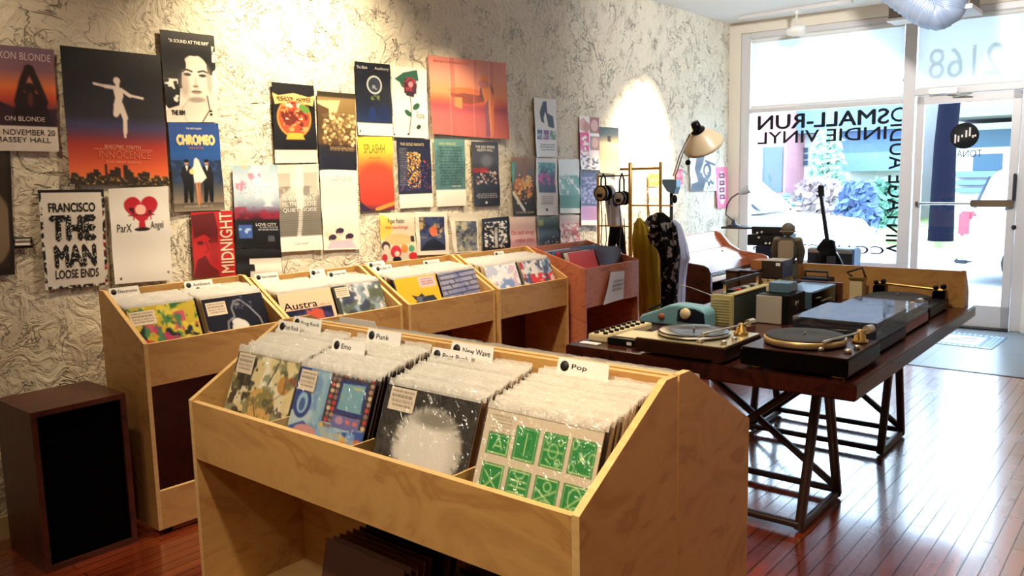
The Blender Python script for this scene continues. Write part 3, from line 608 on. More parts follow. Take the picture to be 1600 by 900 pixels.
# 5 black and white lettering
a = Art(84, 126, (236, 230, 222)); a.rect(0, 0, 1, .03, BK); a.rect(0, 0, .05, 1, BK); a.rect(.95, 0, 1, 1, BK); a.rect(0, .97, 1, 1, BK); a.blots(16, 2, WH, .5, .53, 1, (.0, .03, .05, 1)); a.blots(16, 5, WH, .48, .51, 1, (.95, .08, 1, 1)); a.blots(20, 9, (190, 30, 40), .6, .62, 1, (.95, .2, 1, 1)); a.blots(24, 9, WH, .5, .53, 1, (0, .97, 1, 1))
o = poster(a, (58, 297), (161, 296), (167, 445), (70, 453), 'white poster of heavy black distressed capitals inside a speckled black border',
       [(BK, ('FRANCISCO', .13, .13, .85, .225, .02)), (BK, ('THE', .13, .255, .85, .52, .04)), (BK, ('MAN', .17, .555, .84, .79, .04)), (BK, ('LOOSE ENDS', .17, .81, .86, .9, .01))])
b = MB(); q = np.random.default_rng(8); Q = wallquad((58, 297), (161, 296), (167, 445), (70, 453)); TLq, TRq, BRq, BLq = [np.array(p) for p in Q]
for i in range(260):
    u, v = .14 + .7 * q.random(), (.27 + .24 * q.random()) if q.random() < .5 else (.57 + .21 * q.random())
    p = (TLq * (1 - u) + TRq * u) * (1 - v) + (BLq * (1 - u) + BRq * u) * v + np.array([.0225, 0, 0]); r = .0025 + .004 * q.random(); t = q.random() * 3
    b.add([p + np.array([0, r * math.cos(t + k * 1.57) * (1 if k % 2 else .35), r * math.sin(t + k * 1.57) * (1 if k % 2 else .35)]) for k in range(4)], [(0, 1, 2, 3)])
b.build('ink_wear', PAPER, o)['kind'] = 'stuff'
# 6 heart
a = Art(80, 124, (240, 236, 230)); hp = []
for i in range(60):
    t = i / 60 * 2 * math.pi; hp.append((.52 + .0175 * 16 * math.sin(t) ** 3, .225 - .0105 * (13 * math.cos(t) - 5 * math.cos(2 * t) - 2 * math.cos(3 * t) - math.cos(4 * t))))
a.poly(hp, (196, 26, 44)); a.ell(.51, .235, .09, .055, (250, 196, 180)); a.rect(.3, .285, .74, .30, (120, 16, 30)); a.blots(10, 2, (40, 10, 16), .52, .57, .9, (.28, .21, .40, .28)); a.blots(10, 4, (40, 10, 16), .5, .55, .9, (.64, .21, .78, .28))
for x in (.38, .45, .5, .6, .66): a.rect(x, .3, x + .02, .345, (190, 26, 44))
a.poly([(.48, .33), (.56, .33), (.58, .42), (.46, .42)], (196, 30, 46)); a.ell(.52, .44, .13, .02, (46, 20, 22)); a.ell(.12, .945, .02, .013, (60, 24, 24)); a.ell(.93, .91, .02, .012, (90, 80, 76))
poster(a, (168, 295), (262, 291), (268, 437), (177, 444), 'white poster with a red dripping heart near its top',
       [((60, 50, 48), ('ParX', .1, .375, .34, .46, -.0)), ((60, 50, 48), ('Angel', .66, .36, .88, .46, -.0))])
# 7 tall brown poster at the picture edge and its little label
a = Art(40, 120, (52, 40, 30)); a.ell(.55, .62, .42, .30, (138, 118, 92), soft=.1); a.rect(.9, 0, 1, 1, (34, 28, 22)); a.rect(0, .94, 1, 1, (30, 24, 20)); a.ell(.4, .75, .2, .12, (120, 104, 80))
poster(a, (-60, 238), (15, 236), (23, 429), (-56, 434), 'tall dark brown framed picture cut by the picture edge', curl=.0)
a = Art(30, 18, (18, 18, 20)); a.rect(.1, .2, .85, .72, (222, 216, 206)); a.rows(.18, .38, .8, .56, 1, (60, 56, 56), 3)
poster(a, (20, 371), (50, 370), (51, 387), (21, 388), 'small black card with a white label strip beside the brown picture', curl=0, name='name_card')
# 8 MIDNIGHT
a = Art(60, 96, (186, 34, 36)); a.poly([(0, .05), (.55, .02), (.62, .3), (.6, .5), (.3, .34), (.05, .4)], (98, 22, 26)); a.poly([(.0, 1), (.1, .72), (.3, .66), (.4, .8), (.62, .92), (.62, 1)], (110, 24, 26)); a.ell(.2, .47, .08, .03, (90, 20, 24)); a.ell(.46, .45, .07, .03, (90, 20, 24)); a.line([(.33, .45), (.38, .58), (.3, .62)], .015, (130, 26, 30)); a.ell(.52, .6, .12, .2, (140, 28, 32), .6, .4)
poster(a, (297, 332), (362, 329), (367, 430), (302, 435), 'red duotone portrait poster with tall sideways cream capitals',
       [((238, 206, 178), ('MIDNIGHT', .66, .02, .97, .95, .01, 1))])
# 9 blue and crimson clouds over black
a = Art(66, 110, (200, 214, 230)); a.vgrad([(0, (168, 200, 216)), (.25, (208, 216, 228)), (.42, (186, 206, 222)), (.5, (150, 160, 186)), (.6, (110, 30, 50)), (.66, (50, 16, 28)), (.68, BK), (1, BK)]); a.blots(4, 3, (240, 244, 248), .5, .7, .8, (0, 0, 1, .5)); a.blots(5, 5, (206, 120, 150), .55, .65, .8, (.05, .1, .6, .32)); a.blots(4, 8, (230, 196, 120), .6, .7, .5, (0, 0, .4, .2)); a.blots(6, 4, (160, 40, 60), .5, .6, .7, (0, .5, 1, .65))
a.rect(.08, .72, .38, .88, (60, 90, 160)); a.blots(8, 3, (170, 196, 230), .5, .6, 1, (.08, .76, .38, .86)); a.rows(.5, .74, .95, .8, 2, (200, 200, 210), 4); a.rect(.72, .85, .86, .92, (80, 80, 90))
poster(a, (362, 259), (433, 257), (437, 387), (367, 387), 'pale blue cloud and crimson poster with a black lower band holding a small blue square',
       [((236, 240, 246), ('LOVE CITY', .12, .24, .88, .33)), (WH, ('LOVE CITY', .46, .70, .92, .735))])
# 10 black poster with a white block
a = Art(60, 34, BK); a.rect(.3, .32, .98, 1, (236, 230, 220)); a.rect(.2, .5, .4, .72, BK)
poster(a, (366, 390), (438, 387), (441, 436), (369, 437), 'black poster with a cream block, low behind the record bin')
# 11 round orange emblem on black
a = Art(66, 122, BK); a.rect(0, .83, 1, 1, (236, 226, 206)); a.ell(.5, .43, .40, .25, (232, 150, 60)); a.ell(.5, .43, .36, .225, (190, 70, 40)); a.blots(7, 3, (240, 150, 90), .5, .58, 1, (.2, .24, .82, .6)); a.blots(9, 6, (90, 30, 24), .55, .62, .9, (.2, .24, .82, .6)); a.blots(6, 9, (240, 200, 180), .6, .66, 1, (.3, .24, .7, .45)); a.ell(.74, .31, .14, .04, (90, 140, 60), rot=.6); a.poly([(.0, .13), (.14, .16), (.5, .12), (.86, .16), (1, .13), (.94, .27), (.5, .22), (.06, .27)], (236, 196, 120)); a.poly([(.34, .62), (.66, .62), (.72, .7), (.28, .7)], (240, 170, 60))
poster(a, (423, 128), (489, 134), (495, 254), (428, 255), 'black poster with a round orange badge and a cream banner across it',
       [((60, 30, 24), ('MUSHROOM', .1, .165, .48, .225, .01)), ((60, 30, 24), ('HAMMER', .55, .165, .9, .225, .01))])
# 12 gold pearls
a = Art(62, 116, (90, 70, 40)); a.vgrad([(0, (56, 46, 30)), (.06, (60, 50, 34)), (.08, (150, 124, 80)), (.35, (120, 92, 50)), (.66, (84, 60, 34)), (.7, (30, 24, 24)), (.85, (24, 26, 44)), (1, (26, 28, 40))]); a.poly([(0, .12), (.6, .1), (.45, .34), (0, .28)], (206, 186, 140)); a.poly([(.0, .16), (.3, .22), (.28, .5), (0, .58)], (86, 64, 36)); a.dots(150, 3, [(226, 204, 150), (190, 164, 108), (140, 112, 70), (110, 86, 52)], .03, .05, (.15, .28, 1, .67)); a.rows(.3, .72, .95, .76, 2, (170, 140, 100), 3)
poster(a, (494, 142), (554, 147), (556, 266), (497, 264), 'gold and brown poster of clustered pearls above a dark base', [((180, 150, 110), ('THE NORTHERN PEARLS', .3, .70, .95, .735))])
# 13 grey shore photograph
a = Art(70, 136, (200, 196, 186)); a.vgrad([(0, (220, 214, 200)), (.2, (236, 232, 222)), (.48, (170, 164, 152)), (.5, (140, 136, 126)), (.82, (120, 116, 108)), (.83, (238, 234, 226)), (1, (238, 234, 226))]); a.rect(.0, .1, .3, .3, (190, 182, 166), .8); a.rect(.62, .1, .95, .32, (190, 182, 166), .8); a.blots(5, 3, (120, 116, 108), .48, .62, .7, (0, .25, 1, .5)); a.rect(.42, .02, .6, .5, (246, 242, 234), .7); a.line([(.52, .5), (.5, .7), (.46, .82)], .05, (236, 232, 224), .8)
for v in np.arange(.52, .82, .025): a.rect(0, v, 1, v + .008, (90, 88, 82), .5)
poster(a, (432, 258), (496, 256), (502, 390), (438, 394), 'grey photographic poster of a pale shore with faint white capitals',
       [((246, 244, 238), ('RIVERS THAT', .1, .36, .88, .41)), ((246, 244, 238), ('FILTHY CLOSE', .08, .43, .9, .48)), ((246, 244, 238), ('QUIET NOISE', .08, .5, .9, .55)), ((150, 146, 140), ('a new record', .34, .90, .66, .92))])
# 14 white with three little heads
a = Art(62, 126, (240, 234, 222)); a.blots(5, 2, (236, 214, 120), .5, .6, .6, (.05, .78, .95, .98))
for x, y in ((.48, .77), (.28, .85), (.74, .84)): a.ell(x, y + .015, .085, .042, (240, 206, 180)); a.ell(x, y - .012, .10, .034, (60, 46, 70)); a.ell(x - .09, y, .025, .03, (60, 46, 70))
a.poly([(.1, .98), (.24, .88), (.78, .88), (.92, .98)], (206, 196, 214)); a.rows(.25, .10, .85, .18, 2, (220, 214, 214), 5)
poster(a, (498, 265), (556, 265), (561, 389), (504, 391), 'nearly blank white poster with three small drawn heads at the bottom', [((214, 210, 216), ('LOVERS', .3, .075, .86, .13))])
# 15 night blue with a pale moon ring
a = Art(62, 118, BK); a.vgrad([(0, (14, 14, 20)), (.5, (16, 20, 34)), (.8, (24, 44, 86)), (.815, (16, 18, 24)), (.83, (238, 232, 220)), (1, (238, 230, 214))]); a.ell(.54, .30, .17, .10, (44, 50, 66)); a.ring(.54, .30, .19, .115, .12, (216, 216, 214)); a.blots(12, 4, (200, 204, 206), .55, .62, .6, (.4, .25, .68, .36)); a.blots(9, 3, (120, 140, 60), .5, .6, .8, (.42, .44, .66, .52)); a.ell(.45, .7, .1, .1, (20, 46, 110), .8, .5); a.ell(.75, .68, .12, .12, (16, 34, 86), .8, .5); a.ell(.08, .94, .025, .015, BK)
poster(a, (552, 96), (608, 101), (613, 213), (557, 211), 'night blue poster with a pale moon ring and white lower margin', [((190, 190, 190), ('The Black', .05, .05, .35, .09)), ((190, 190, 190), ('Auditory', .55, .05, .95, .1))])
# 16 rose
a = Art(60, 112, (236, 230, 218)); a.poly([(.08, .18), (.34, .08), (.72, .03), (.76, .18), (.62, .2), (.5, .34), (.28, .28), (.22, .22)], (24, 84, 60)); a.ell(.52, .26, .19, .12, (150, 40, 54)); a.blots(9, 4, (60, 16, 26), .5, .56, .9, (.35, .16, .7, .37)); a.ell(.53, .24, .07, .04, (240, 200, 200), .6); a.poly([(.4, .34), (.66, .34), (.62, .42), (.4, .4)], (40, 24, 26)); a.line([(.52, .4), (.54, .6), (.5, .8), (.46, .95)], .012, (60, 70, 60)); a.ell(.44, .65, .12, .035, (26, 80, 56), rot=.7); a.ell(.68, .55, .12, .04, (26, 80, 56), rot=-.7); a.ell(.74, .84, .07, .03, (30, 60, 50), rot=-.8); a.ell(.03, .96, .03, .016, (40, 30, 60)); a.ell(.44, .95, .03, .016, (40, 30, 60))
poster(a, (610, 103), (665, 108), (667, 216), (614, 214), 'cream poster of a single red rose with dark green leaves', [((120, 130, 126), ('Rose', .68, .62, .9, .72))])
# 17 big pink dusk, creased
a = Art(110, 110, (226, 130, 110)); a.vgrad([(0, (224, 136, 118)), (.25, (230, 150, 124)), (.45, (240, 150, 96)), (.55, (222, 100, 70)), (.62, (170, 74, 80)), (.72, (196, 96, 92)), (1, (206, 110, 96))]); a.ell(.45, .46, .2, .07, (120, 60, 50)); a.ell(.45, .42, .22, .05, (226, 120, 70)); a.poly([(.25, .48), (.4, .44), (.7, .46), (.68, .53), (.5, .58), (.34, .56)], (150, 76, 56)); a.ell(.72, .40, .09, .12, (110, 80, 90)); a.poly([(.64, .22), (.72, .17), (.82, .5), (.8, .98), (.72, .98), (.72, .6), (.66, .42)], (240, 140, 70)); a.poly([(.7, .56), (.74, .5), (.76, .98), (.70, .98)], (150, 90, 110)); a.ell(.68, .30, .07, .05, (200, 120, 110)); a.poly([(.3, .5), (.4, .5), (.4, .64), (.3, .62)], (236, 140, 80))
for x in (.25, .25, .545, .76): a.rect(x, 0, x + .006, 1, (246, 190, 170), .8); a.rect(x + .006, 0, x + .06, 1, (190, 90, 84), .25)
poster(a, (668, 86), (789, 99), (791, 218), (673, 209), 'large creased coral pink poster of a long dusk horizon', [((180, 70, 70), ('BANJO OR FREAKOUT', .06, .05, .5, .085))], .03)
# 18 yellow to red
a = Art(60, 114, (236, 150, 40)); a.vgrad([(0, (236, 206, 60)), (.2, (238, 190, 60)), (.45, (236, 110, 50)), (.7, (222, 70, 44)), (.9, (190, 60, 50)), (1, (90, 40, 60))]); a.ell(.5, .62, .55, .28, (222, 64, 42), .8, .4); a.poly([(0, .86), (.25, .96), (.45, 1), (0, 1)], (50, 30, 60)); a.line([(.5, .98), (1, .9)], .05, (230, 150, 60))
poster(a, (557, 213), (612, 214), (615, 328), (562, 330), 'yellow melting into red poster with thin green lettering', [((96, 130, 40), ('SPLASHH', .16, .10, .76, .22)), ((150, 60, 30), ('Oct Sun 2013', .3, .27, .64, .295))])
# 19 navy with gold flecks
a = Art(58, 108, (18, 24, 56)); a.vgrad([(0, (18, 22, 50)), (.75, (22, 28, 64)), (.79, (16, 18, 30)), (.80, (240, 234, 222)), (1, (240, 234, 222))]); a.dots(220, 3, [(226, 180, 70), (200, 130, 50), (240, 210, 130)], .012, .022, (.3, .2, .68, .7)); a.dots(120, 6, [(190, 70, 50), (60, 80, 150)], .01, .02, (.1, .3, .95, .74)); a.rows(.06, .14, .3, .68, 18, (190, 180, 150), 4, .5)
poster(a, (618, 216), (671, 218), (675, 323), (622, 326), 'navy poster with a gold speckled column and white lower margin', [((220, 200, 150), ('THE GOLD NIGHTS', .1, .06, .8, .10))])
# 20 teal text
a = Art(54, 106, (84, 130, 128)); a.vgrad([(0, (96, 142, 138)), (.74, (74, 116, 116)), (.76, (238, 232, 220)), (1, (238, 232, 220))]); a.blots(5, 3, (54, 92, 96), .45, .65, .6, (0, .1, 1, .74)); a.rows(.12, .12, .9, .7, 14, (34, 60, 64), 7, .6)
poster(a, (677, 217), (725, 218), (726, 321), (681, 323), 'teal poster packed with handwritten lines above a white margin', [((210, 220, 160), ('WITH FRIENDS', .15, .05, .7, .09)), (WH, ('NOW OUT', .55, .69, .85, .715))])
# 21 dark band photo
a = Art(50, 110, (40, 38, 42)); a.vgrad([(0, (56, 56, 62)), (.3, (70, 70, 76)), (.5, (30, 28, 32)), (1, (24, 22, 26))]); a.ell(.55, .3, .2, .1, (130, 130, 136), .7, .8); a.dots(40, 3, [(210, 190, 176), (150, 50, 44), (180, 160, 150)], .02, .05, (.12, .42, .9, .68)); a.rect(.02, .4, .6, .47, (170, 40, 40), .6); a.rows(.1, .80, .9, .88, 3, (200, 196, 190), 5); a.ell(.5, .94, .04, .02, WH)
poster(a, (735, 221), (777, 222), (780, 321), (739, 323), 'dark grey band photograph poster with red lettering across it', [(WH, ('THE RED SIRENS', .14, .06, .86, .1)), (WH, ('NORTH HALL', .2, .11, .8, .15)), ((210, 50, 46), ('Carousel', .04, .41, .6, .48))])
# 22 golden guitars
a = Art(46, 100, (60, 44, 30)); a.vgrad([(0, (170, 120, 60)), (.3, (110, 90, 70)), (.6, (70, 50, 30)), (1, (24, 20, 20))]); a.ell(.62, .55, .3, .17, (226, 140, 40)); a.ell(.6, .42, .2, .1, (236, 170, 60)); a.rect(.5, .0, .62, .42, (150, 90, 40)); a.poly([(0, .1), (.2, .05), (.1, .4), (0, .5)], (90, 160, 150)); a.ell(.28, .55, .2, .2, (210, 120, 40)); a.blots(8, 4, (30, 20, 16), .5, .56, .8, (.0, .5, 1, 1)); a.line([(.05, .6), (.5, .9)], .06, (226, 226, 216)); a.dots(30, 3, [(250, 210, 120)], .02, .05, (.1, .3, .9, .8))
poster(a, (798, 246), (834, 246), (835, 336), (801, 337), 'poster of glowing golden guitars on black', [((240, 214, 160), ('THE GUITAR ALBUM', .1, .93, .9, .965))])
# 23 white with navy legs
a = Art(44, 108, (240, 236, 228)); a.poly([(.4, .06), (.55, .05), (.6, .25), (.85, .3), (.88, .5), (.62, .48), (.55, .3), (.5, .22), (.42, .34), (.44, .42), (.3, .4), (.26, .24)], (44, 54, 72)); a.rect(.1, .54, .34, .7, (60, 80, 110)); a.rect(.4, .54, .64, .7, (120, 70, 130)); a.rect(.68, .54, .94, .7, (110, 140, 130)); a.blots(8, 3, WH, .55, .62, .7, (.1, .54, .94, .7)); a.rows(.2, .78, .9, .9, 3, (110, 110, 116), 4)
poster(a, (833, 152), (868, 156), (869, 245), (836, 245), 'white poster with a torn navy shape over three small pictures')
# 24 neon crowd in a white frame
a = Art(44, 96, (240, 234, 224)); a.vgrad([(0, (60, 150, 140)), (.5, (60, 40, 80)), (1, (30, 24, 60))], .12, .08, .9, .6); a.blots(8, 4, (214, 60, 150), .5, .56, 1, (.12, .26, .9, .46)); a.blots(12, 6, (120, 210, 200), .58, .62, .7, (.12, .1, .9, .3)); a.rows(.25, .66, .8, .82, 5, (120, 116, 116), 3, .6); a.ell(.5, .9, .05, .025, BK)
poster(a, (836, 247), (869, 248), (871, 336), (837, 336), 'white poster framing a teal and magenta crowd photograph')
# 25 pale mint with teal base
a = Art(44, 92, (230, 234, 228)); a.rect(0, .66, 1, .9, (90, 150, 134)); a.blots(5, 3, (110, 166, 152), .46, .52, 1, (.05, .3, 1, .66)); a.line([(.05, .36), (.4, .3), (.62, .5)], .02, (120, 170, 158)); a.line([(.4, .3), (.34, .66)], .02, (120, 170, 158))
poster(a, (871, 249), (904, 249), (905, 333), (873, 333), 'pale poster printed with mint green line drawing and a teal base')
# 26 magenta faces
a = Art(46, 108, (236, 226, 224)); a.rect(0, .3, .48, .72, (214, 40, 110)); a.ell(.2, .16, .18, .12, (206, 150, 130)); a.ell(.36, .2, .16, .1, (180, 120, 104)); a.rect(.52, .0, 1, .3, (150, 90, 80)); a.ell(.76, .16, .18, .11, (206, 160, 150)); a.rect(.52, .36, 1, .62, (160, 120, 116)); a.ell(.76, .48, .16, .1, (214, 170, 150)); a.blots(12, 5, (50, 40, 60), .55, .6, .8, (0, .72, 1, 1)); a.dots(14, 4, [WH], .05, .08, (.05, .34, .42, .7))
poster(a, (904, 181), (935, 184), (936, 266), (905, 265), 'magenta and grey grid poster of small faces')
# 27 dark to cream
a = Art(44, 92, (200, 176, 130)); a.vgrad([(0, (40, 50, 54)), (.16, (66, 70, 66)), (.3, (170, 150, 108)), (.34, (214, 190, 140)), (1, (206, 184, 138))]); a.rect(.3, .33, .75, .38, (230, 206, 150))
poster(a, (935, 198), (965, 200), (966, 272), (936, 270), 'narrow poster fading from dark slate to tan, hung above the headphones', [((30, 24, 22), ('E', .44, .19, .64, .31, .05))])
# 28 blue speckle with lilac strip
a = Art(46, 102, (58, 62, 110)); a.rect(0, 0, 1, .05, BK); a.blots(14, 3, (150, 150, 190), .5, .56, .9, (.05, .12, .95, .6)); a.rect(0, .64, 1, .9, (186, 140, 190)); a.rect(0, .9, 1, 1, (236, 230, 230))
poster(a, (905, 266), (935, 267), (936, 352), (906, 352), 'blue speckled poster with a lilac strip, beside the headphones')
# 29 children's drawing
a = Art(62, 84, (222, 216, 196)); a.vgrad([(0, (214, 214, 200)), (.45, (226, 210, 180)), (1, (216, 212, 196))]); a.ell(.05, .3, .3, .25, (240, 206, 90)); a.ell(.5, .55, .4, .12, (240, 186, 130)); a.ell(.42, .8, .15, .13, (206, 50, 70)); a.ell(.14, .68, .12, .1, (60, 40, 50)); a.ell(.15, .72, .08, .07, (240, 206, 186)); a.ell(.66, .74, .09, .09, (236, 140, 60)); a.ell(.86, .74, .08, .07, (90, 160, 120)); a.ell(.9, .9, .12, .08, (206, 40, 50)); a.ell(.1, .92, .08, .08, (200, 40, 60)); a.ell(.45, .84, .07, .06, (250, 220, 200)); a.ell(.45, .96, .12, .06, BK); a.rect(.86, .48, .96, .6, (40, 36, 40))
poster(a, (592, 333), (645, 332), (650, 407), (595, 409), 'poster of cheerful drawn heads and balloons under red and black script', [((60, 60, 60), ('Paper Rabbit', .22, .12, .7, .24)), ((206, 50, 60), ('the ducklings', .14, .26, .8, .34))])
# 30 blue fire
a = Art(58, 78, (232, 224, 210)); a.rect(.12, .12, .9, .9, (60, 70, 110)); a.blots(5, 3, (206, 170, 110), .5, .62, .9, (.12, .12, .9, .6)); a.blots(7, 6, (30, 40, 80), .5, .58, .9, (.12, .12, .9, .6)); a.ell(.55, .45, .12, .12, (220, 110, 70)); a.poly([(.12, .9), (.3, .7), (.55, .6), (.8, .74), (.9, .8), (.9, .9)], (24, 32, 52))
poster(a, (647, 331), (697, 331), (700, 397), (651, 399), 'blue and ember coloured painting poster in a wide cream frame')
# 31 grey painting
a = Art(54, 76, (236, 228, 210)); a.rect(.18, .2, .94, .96, (130, 134, 136)); a.blots(7, 3, (70, 78, 96), .48, .58, .9, (.18, .2, .94, .96)); a.blots(6, 7, (196, 190, 150), .56, .66, .8, (.18, .2, .94, .96))
poster(a, (701, 333), (745, 334), (747, 393), (707, 396), 'cream poster with a mottled grey picture, left of the black lettered one')
# 32 black with white block lettering
a = Art(58, 70, BK); a.rect(.06, .06, .94, .94, (20, 20, 22)); a.blots(16, 3, WH, .5, .53, 1, (.1, .12, .9, .9), 2); a.rect(.42, .2, .6, .9, BK, .6); a.rect(.46, .3, .56, .9, WH, .8)
poster(a, (752, 342), (794, 338), (796, 391), (752, 393), 'small black poster packed with scratchy white lettering')
# 33 pink
a = Art(50, 62, (240, 190, 178)); a.vgrad([(0, (240, 214, 190)), (1, (240, 176, 172))])
poster(a, (795, 339), (835, 338), (837, 386), (796, 390), 'small pink poster with red script lettering', [((206, 70, 80), ('Do sad songs', .06, .42, .94, .6)), ((206, 70, 80), ('make you', .2, .66, .88, .84))])
# 34 dark green
a = Art(46, 56, (44, 54, 46)); a.vgrad([(0, (70, 84, 50)), (.4, (40, 50, 50)), (1, (30, 34, 40))]); a.rect(.08, .08, .3, .3, (150, 150, 50)); a.rect(.02, .0, .1, 1, (120, 100, 50)); a.dots(20, 4, [(220, 220, 220), (40, 40, 44)], .02, .04, (.1, .72, .95, .95))
poster(a, (837, 340), (872, 339), (873, 380), (838, 384), 'small dark green poster with an olive square in its corner')
# 35 crowd
a = Art(42, 52, (226, 206, 196)); a.blots(9, 3, (190, 80, 70), .48, .56, .9, (0, .3, 1, 1)); a.blots(14, 5, (120, 90, 90), .55, .6, .7, (0, .4, 1, 1))
poster(a, (873, 337), (904, 336), (906, 377), (874, 380), 'small pale poster with a rusty red crowd print, lowest beside the wooden crate')
# right hand group
a = Art(20, 24, (240, 190, 60)); a.blots(5, 3, (226, 150, 40), .5, .6); poster(a, (1012, 271), (1029, 270), (1029, 291), (1012, 292), 'small yellow flyer behind the clothes rail')
a = Art(22, 44, (240, 214, 180)); a.blots(6, 3, (226, 140, 90), .5, .6, .7); poster(a, (1012, 294), (1031, 293), (1031, 334), (1013, 336), 'pale orange flyer hung under the yellow one behind the clothes rail')
a = Art(18, 30, (206, 60, 90)); a.blots(6, 3, (240, 150, 160), .55, .62, .7); poster(a, (1055, 264), (1066, 264), (1066, 288), (1055, 289), 'small crimson flyer beside the big lamp arm')
a = Art(54, 74, (232, 234, 238)); a.poly([(.3, .0), (.62, .0), (.5, .3), (.4, .5), (.6, .7), (.5, 1), (.0, 1), (.05, .8), (.3, .74), (.2, .4)], (34, 44, 64)); a.ell(.68, .45, .16, .2, (40, 50, 70)); a.ell(.66, .45, .08, .12, (226, 228, 234)); a.line([(.62, .2), (.95, .3)], .04, (40, 50, 70)); a.blots(7, 4, (50, 60, 80), .55, .6, .9, (.4, .5, .9, .95))
poster(a, (1076, 240), (1116, 240), (1118, 298), (1078, 299), 'white poster of a dark slate blue twisting figure under the big lamp shade')
a = Art(22, 68, (226, 120, 150)); a.ell(.5, .5, .3, .4, (240, 214, 220)); 
for v in (.15, .32, .49, .66): a.rect(.3, v, .7, v + .12, (110, 40, 70)); a.rect(.4, v + .04, .6, v + .08, (240, 190, 206))
poster(a, (1117, 262), (1136, 261), (1137, 324), (1119, 326), 'tall narrow pink banner beside the shop window')

# ------------------------------------------------------------------ record bins
def rot_frame(a, b):
    """frame whose x axis runs from a to b on the floor (seen from the front, left to right)"""
    t = math.atan2(b[1] - a[1], b[0] - a[0]); return Matrix.Translation((a[0], a[1], 0)) @ Matrix.Rotation(t, 4, 'Z')
def set_matrix(o, M):
    o.matrix_basis = M; loc, q, _ = M.decompose(); o.location = loc; o.rotation_euler = q.to_euler()
def make_bin(name, lab, Mx, Lw, D, zf, zb, panel, cols, wood_m=PLY, edge=PLYE, kick=None, zbot=.05, flat=.05, floor_z=None, shelf=None, back_low=True, casters=True, group=None, bend_at=None, back_m=None):
    t = thing(name, lab, 'record bin', group=group); set_matrix(t, Mx); T = .018
    prof = [(0, zbot), (0, zf), (D - flat, zb), (D, zb), (D, zbot)] if bend_at is None else [(0, zbot), (0, zf), (D, zb), (D, zbot)]
    for x in (0, Lw - T):
        b = MB(); n = len(prof)
        b.prism(prof, x, x + T, 'x'); 
        for i, f in enumerate(b.f): b.m[i] = 0 if len(f) == n else 1     # sheet faces / cut edges
        b.build('side_panel', [wood_m, edge], t)
    def panel_(nm, a, c, wm=None):
        b = MB().box(a, c); hi = max(a[2], c[2])
        for i, f in enumerate(b.f):
            if all(abs(b.v[k][2] - hi) < 1e-6 for k in f): b.m[i] = 1
        return b.build(nm, [wm or wood_m, edge], t)
    panel_('front_panel', (T, .001, zf - panel), (Lw - T, .019, zf - .003))
    panel_('back_panel', (T, D - .02, zbot if back_low else zf - panel), (Lw - T, D - .002, zb - .004), None)
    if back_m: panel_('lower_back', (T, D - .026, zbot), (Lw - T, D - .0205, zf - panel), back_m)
    fz = floor_z if floor_z is not None else zf - panel + .012
    panel_('trough_floor', (T, .019, fz - .015), (Lw - T, D - .02, fz))
    w = (Lw - 2 * T) / cols
    for k in range(1, cols): MB().prism([(.019, fz), (.019, zf - .012), (.11, zf - .012), (.16, fz + .05), (D - .02, fz + .05), (D - .02, fz)], T + k * w - .0025, T + k * w + .0025, 'x').build('column_divider', [edge], t)
    if kick: panel_('kick_panel', (T, .001, kick[0]), (Lw - T, .019, kick[1]))
    if shelf: panel_('lower_shelf', (T, .02, shelf - .018), (Lw - T, D - .02, shelf))
    if casters:
        for x in (.06, Lw - .06):
            for y in (.05, D - .06):
                c = MB(); c.box((x - .03, y - .03, zbot - .004), (x + .03, y + .03, zbot + .001)); c.box((x - .012, y - .012, .02), (x + .012, y + .012, zbot)); o = c.build('caster', CHROME, t)
                MB().lathe([(.006, -.01), (.022, -.01), (.024, -.005), (.024, .005), (.022, .01), (.006, .01)], (x + .008, y, .0245), 16, axis='x').build('caster_wheel', BLACK, o)
    t['_x'] = 0; del t['_x']
    return t, fz, T, w

# records: one jacket and one clear outer sleeve per kind, then copies
ORD = ['', 'second', 'third', 'fourth', 'fifth', 'sixth', 'seventh', 'eighth', 'ninth', 'tenth', 'eleventh', 'twelfth', 'thirteenth', 'fourteenth', 'fifteenth', 'sixteenth', 'seventeenth', 'eighteenth', 'nineteenth', 'twentieth',
       'twenty-first', 'twenty-second', 'twenty-third', 'twenty-fourth', 'twenty-fifth', 'twenty-sixth', 'twenty-seventh', 'twenty-eighth', 'twenty-ninth', 'thirtieth']
SQ = .1555
SLOTS = {}
JM = [mat('record_jacket', c, .45) for c in ((222, 206, 176), (196, 170, 130), (60, 52, 48), (120, 88, 60), (206, 190, 166), (92, 84, 88), (168, 148, 118))]
JD = [mat('dark_record_jacket', c, .4) for c in ((34, 28, 26), (90, 60, 46), (22, 20, 24), (120, 80, 58), (44, 38, 40))]
def jacket_mesh(m, nm='record'):
    o = MB().box((-SQ, 0, 0), (SQ, .0032, .315)).build(nm, m); me = o.data; bpy.data.objects.remove(o); return me
def film_mesh(seed, hi=.012):
    q = np.random.default_rng(seed); a, b_ = q.random() * 6, q.random() * 6; h = hi * (.7 + .6 * q.random())
    def fn(u, v):
        j = math.sin(u * 31 + a) * .35 + math.sin(u * 57 + b_) * .3 + math.sin(u * 13 + a + b_) * .35
        return (-SQ - .001 + (2 * SQ + .002) * u, -.0006 + .0010 * v * v * math.sin(u * 17 + b_) + .0008 * v * j, .302 + (.013 + h * (1 + .22 * j)) * v)
    o = MB().grid(fn, 26, 3).build('outer_sleeve', FILM); me = o.data; bpy.data.objects.remove(o); return me
JME = [jacket_mesh(m) for m in JM]; JDE = [jacket_mesh(m) for m in JD]
FME = [film_mesh(s) for s in range(7)]; FLOW = [film_mesh(s, .008) for s in range(20, 24)]
ALLREC = []
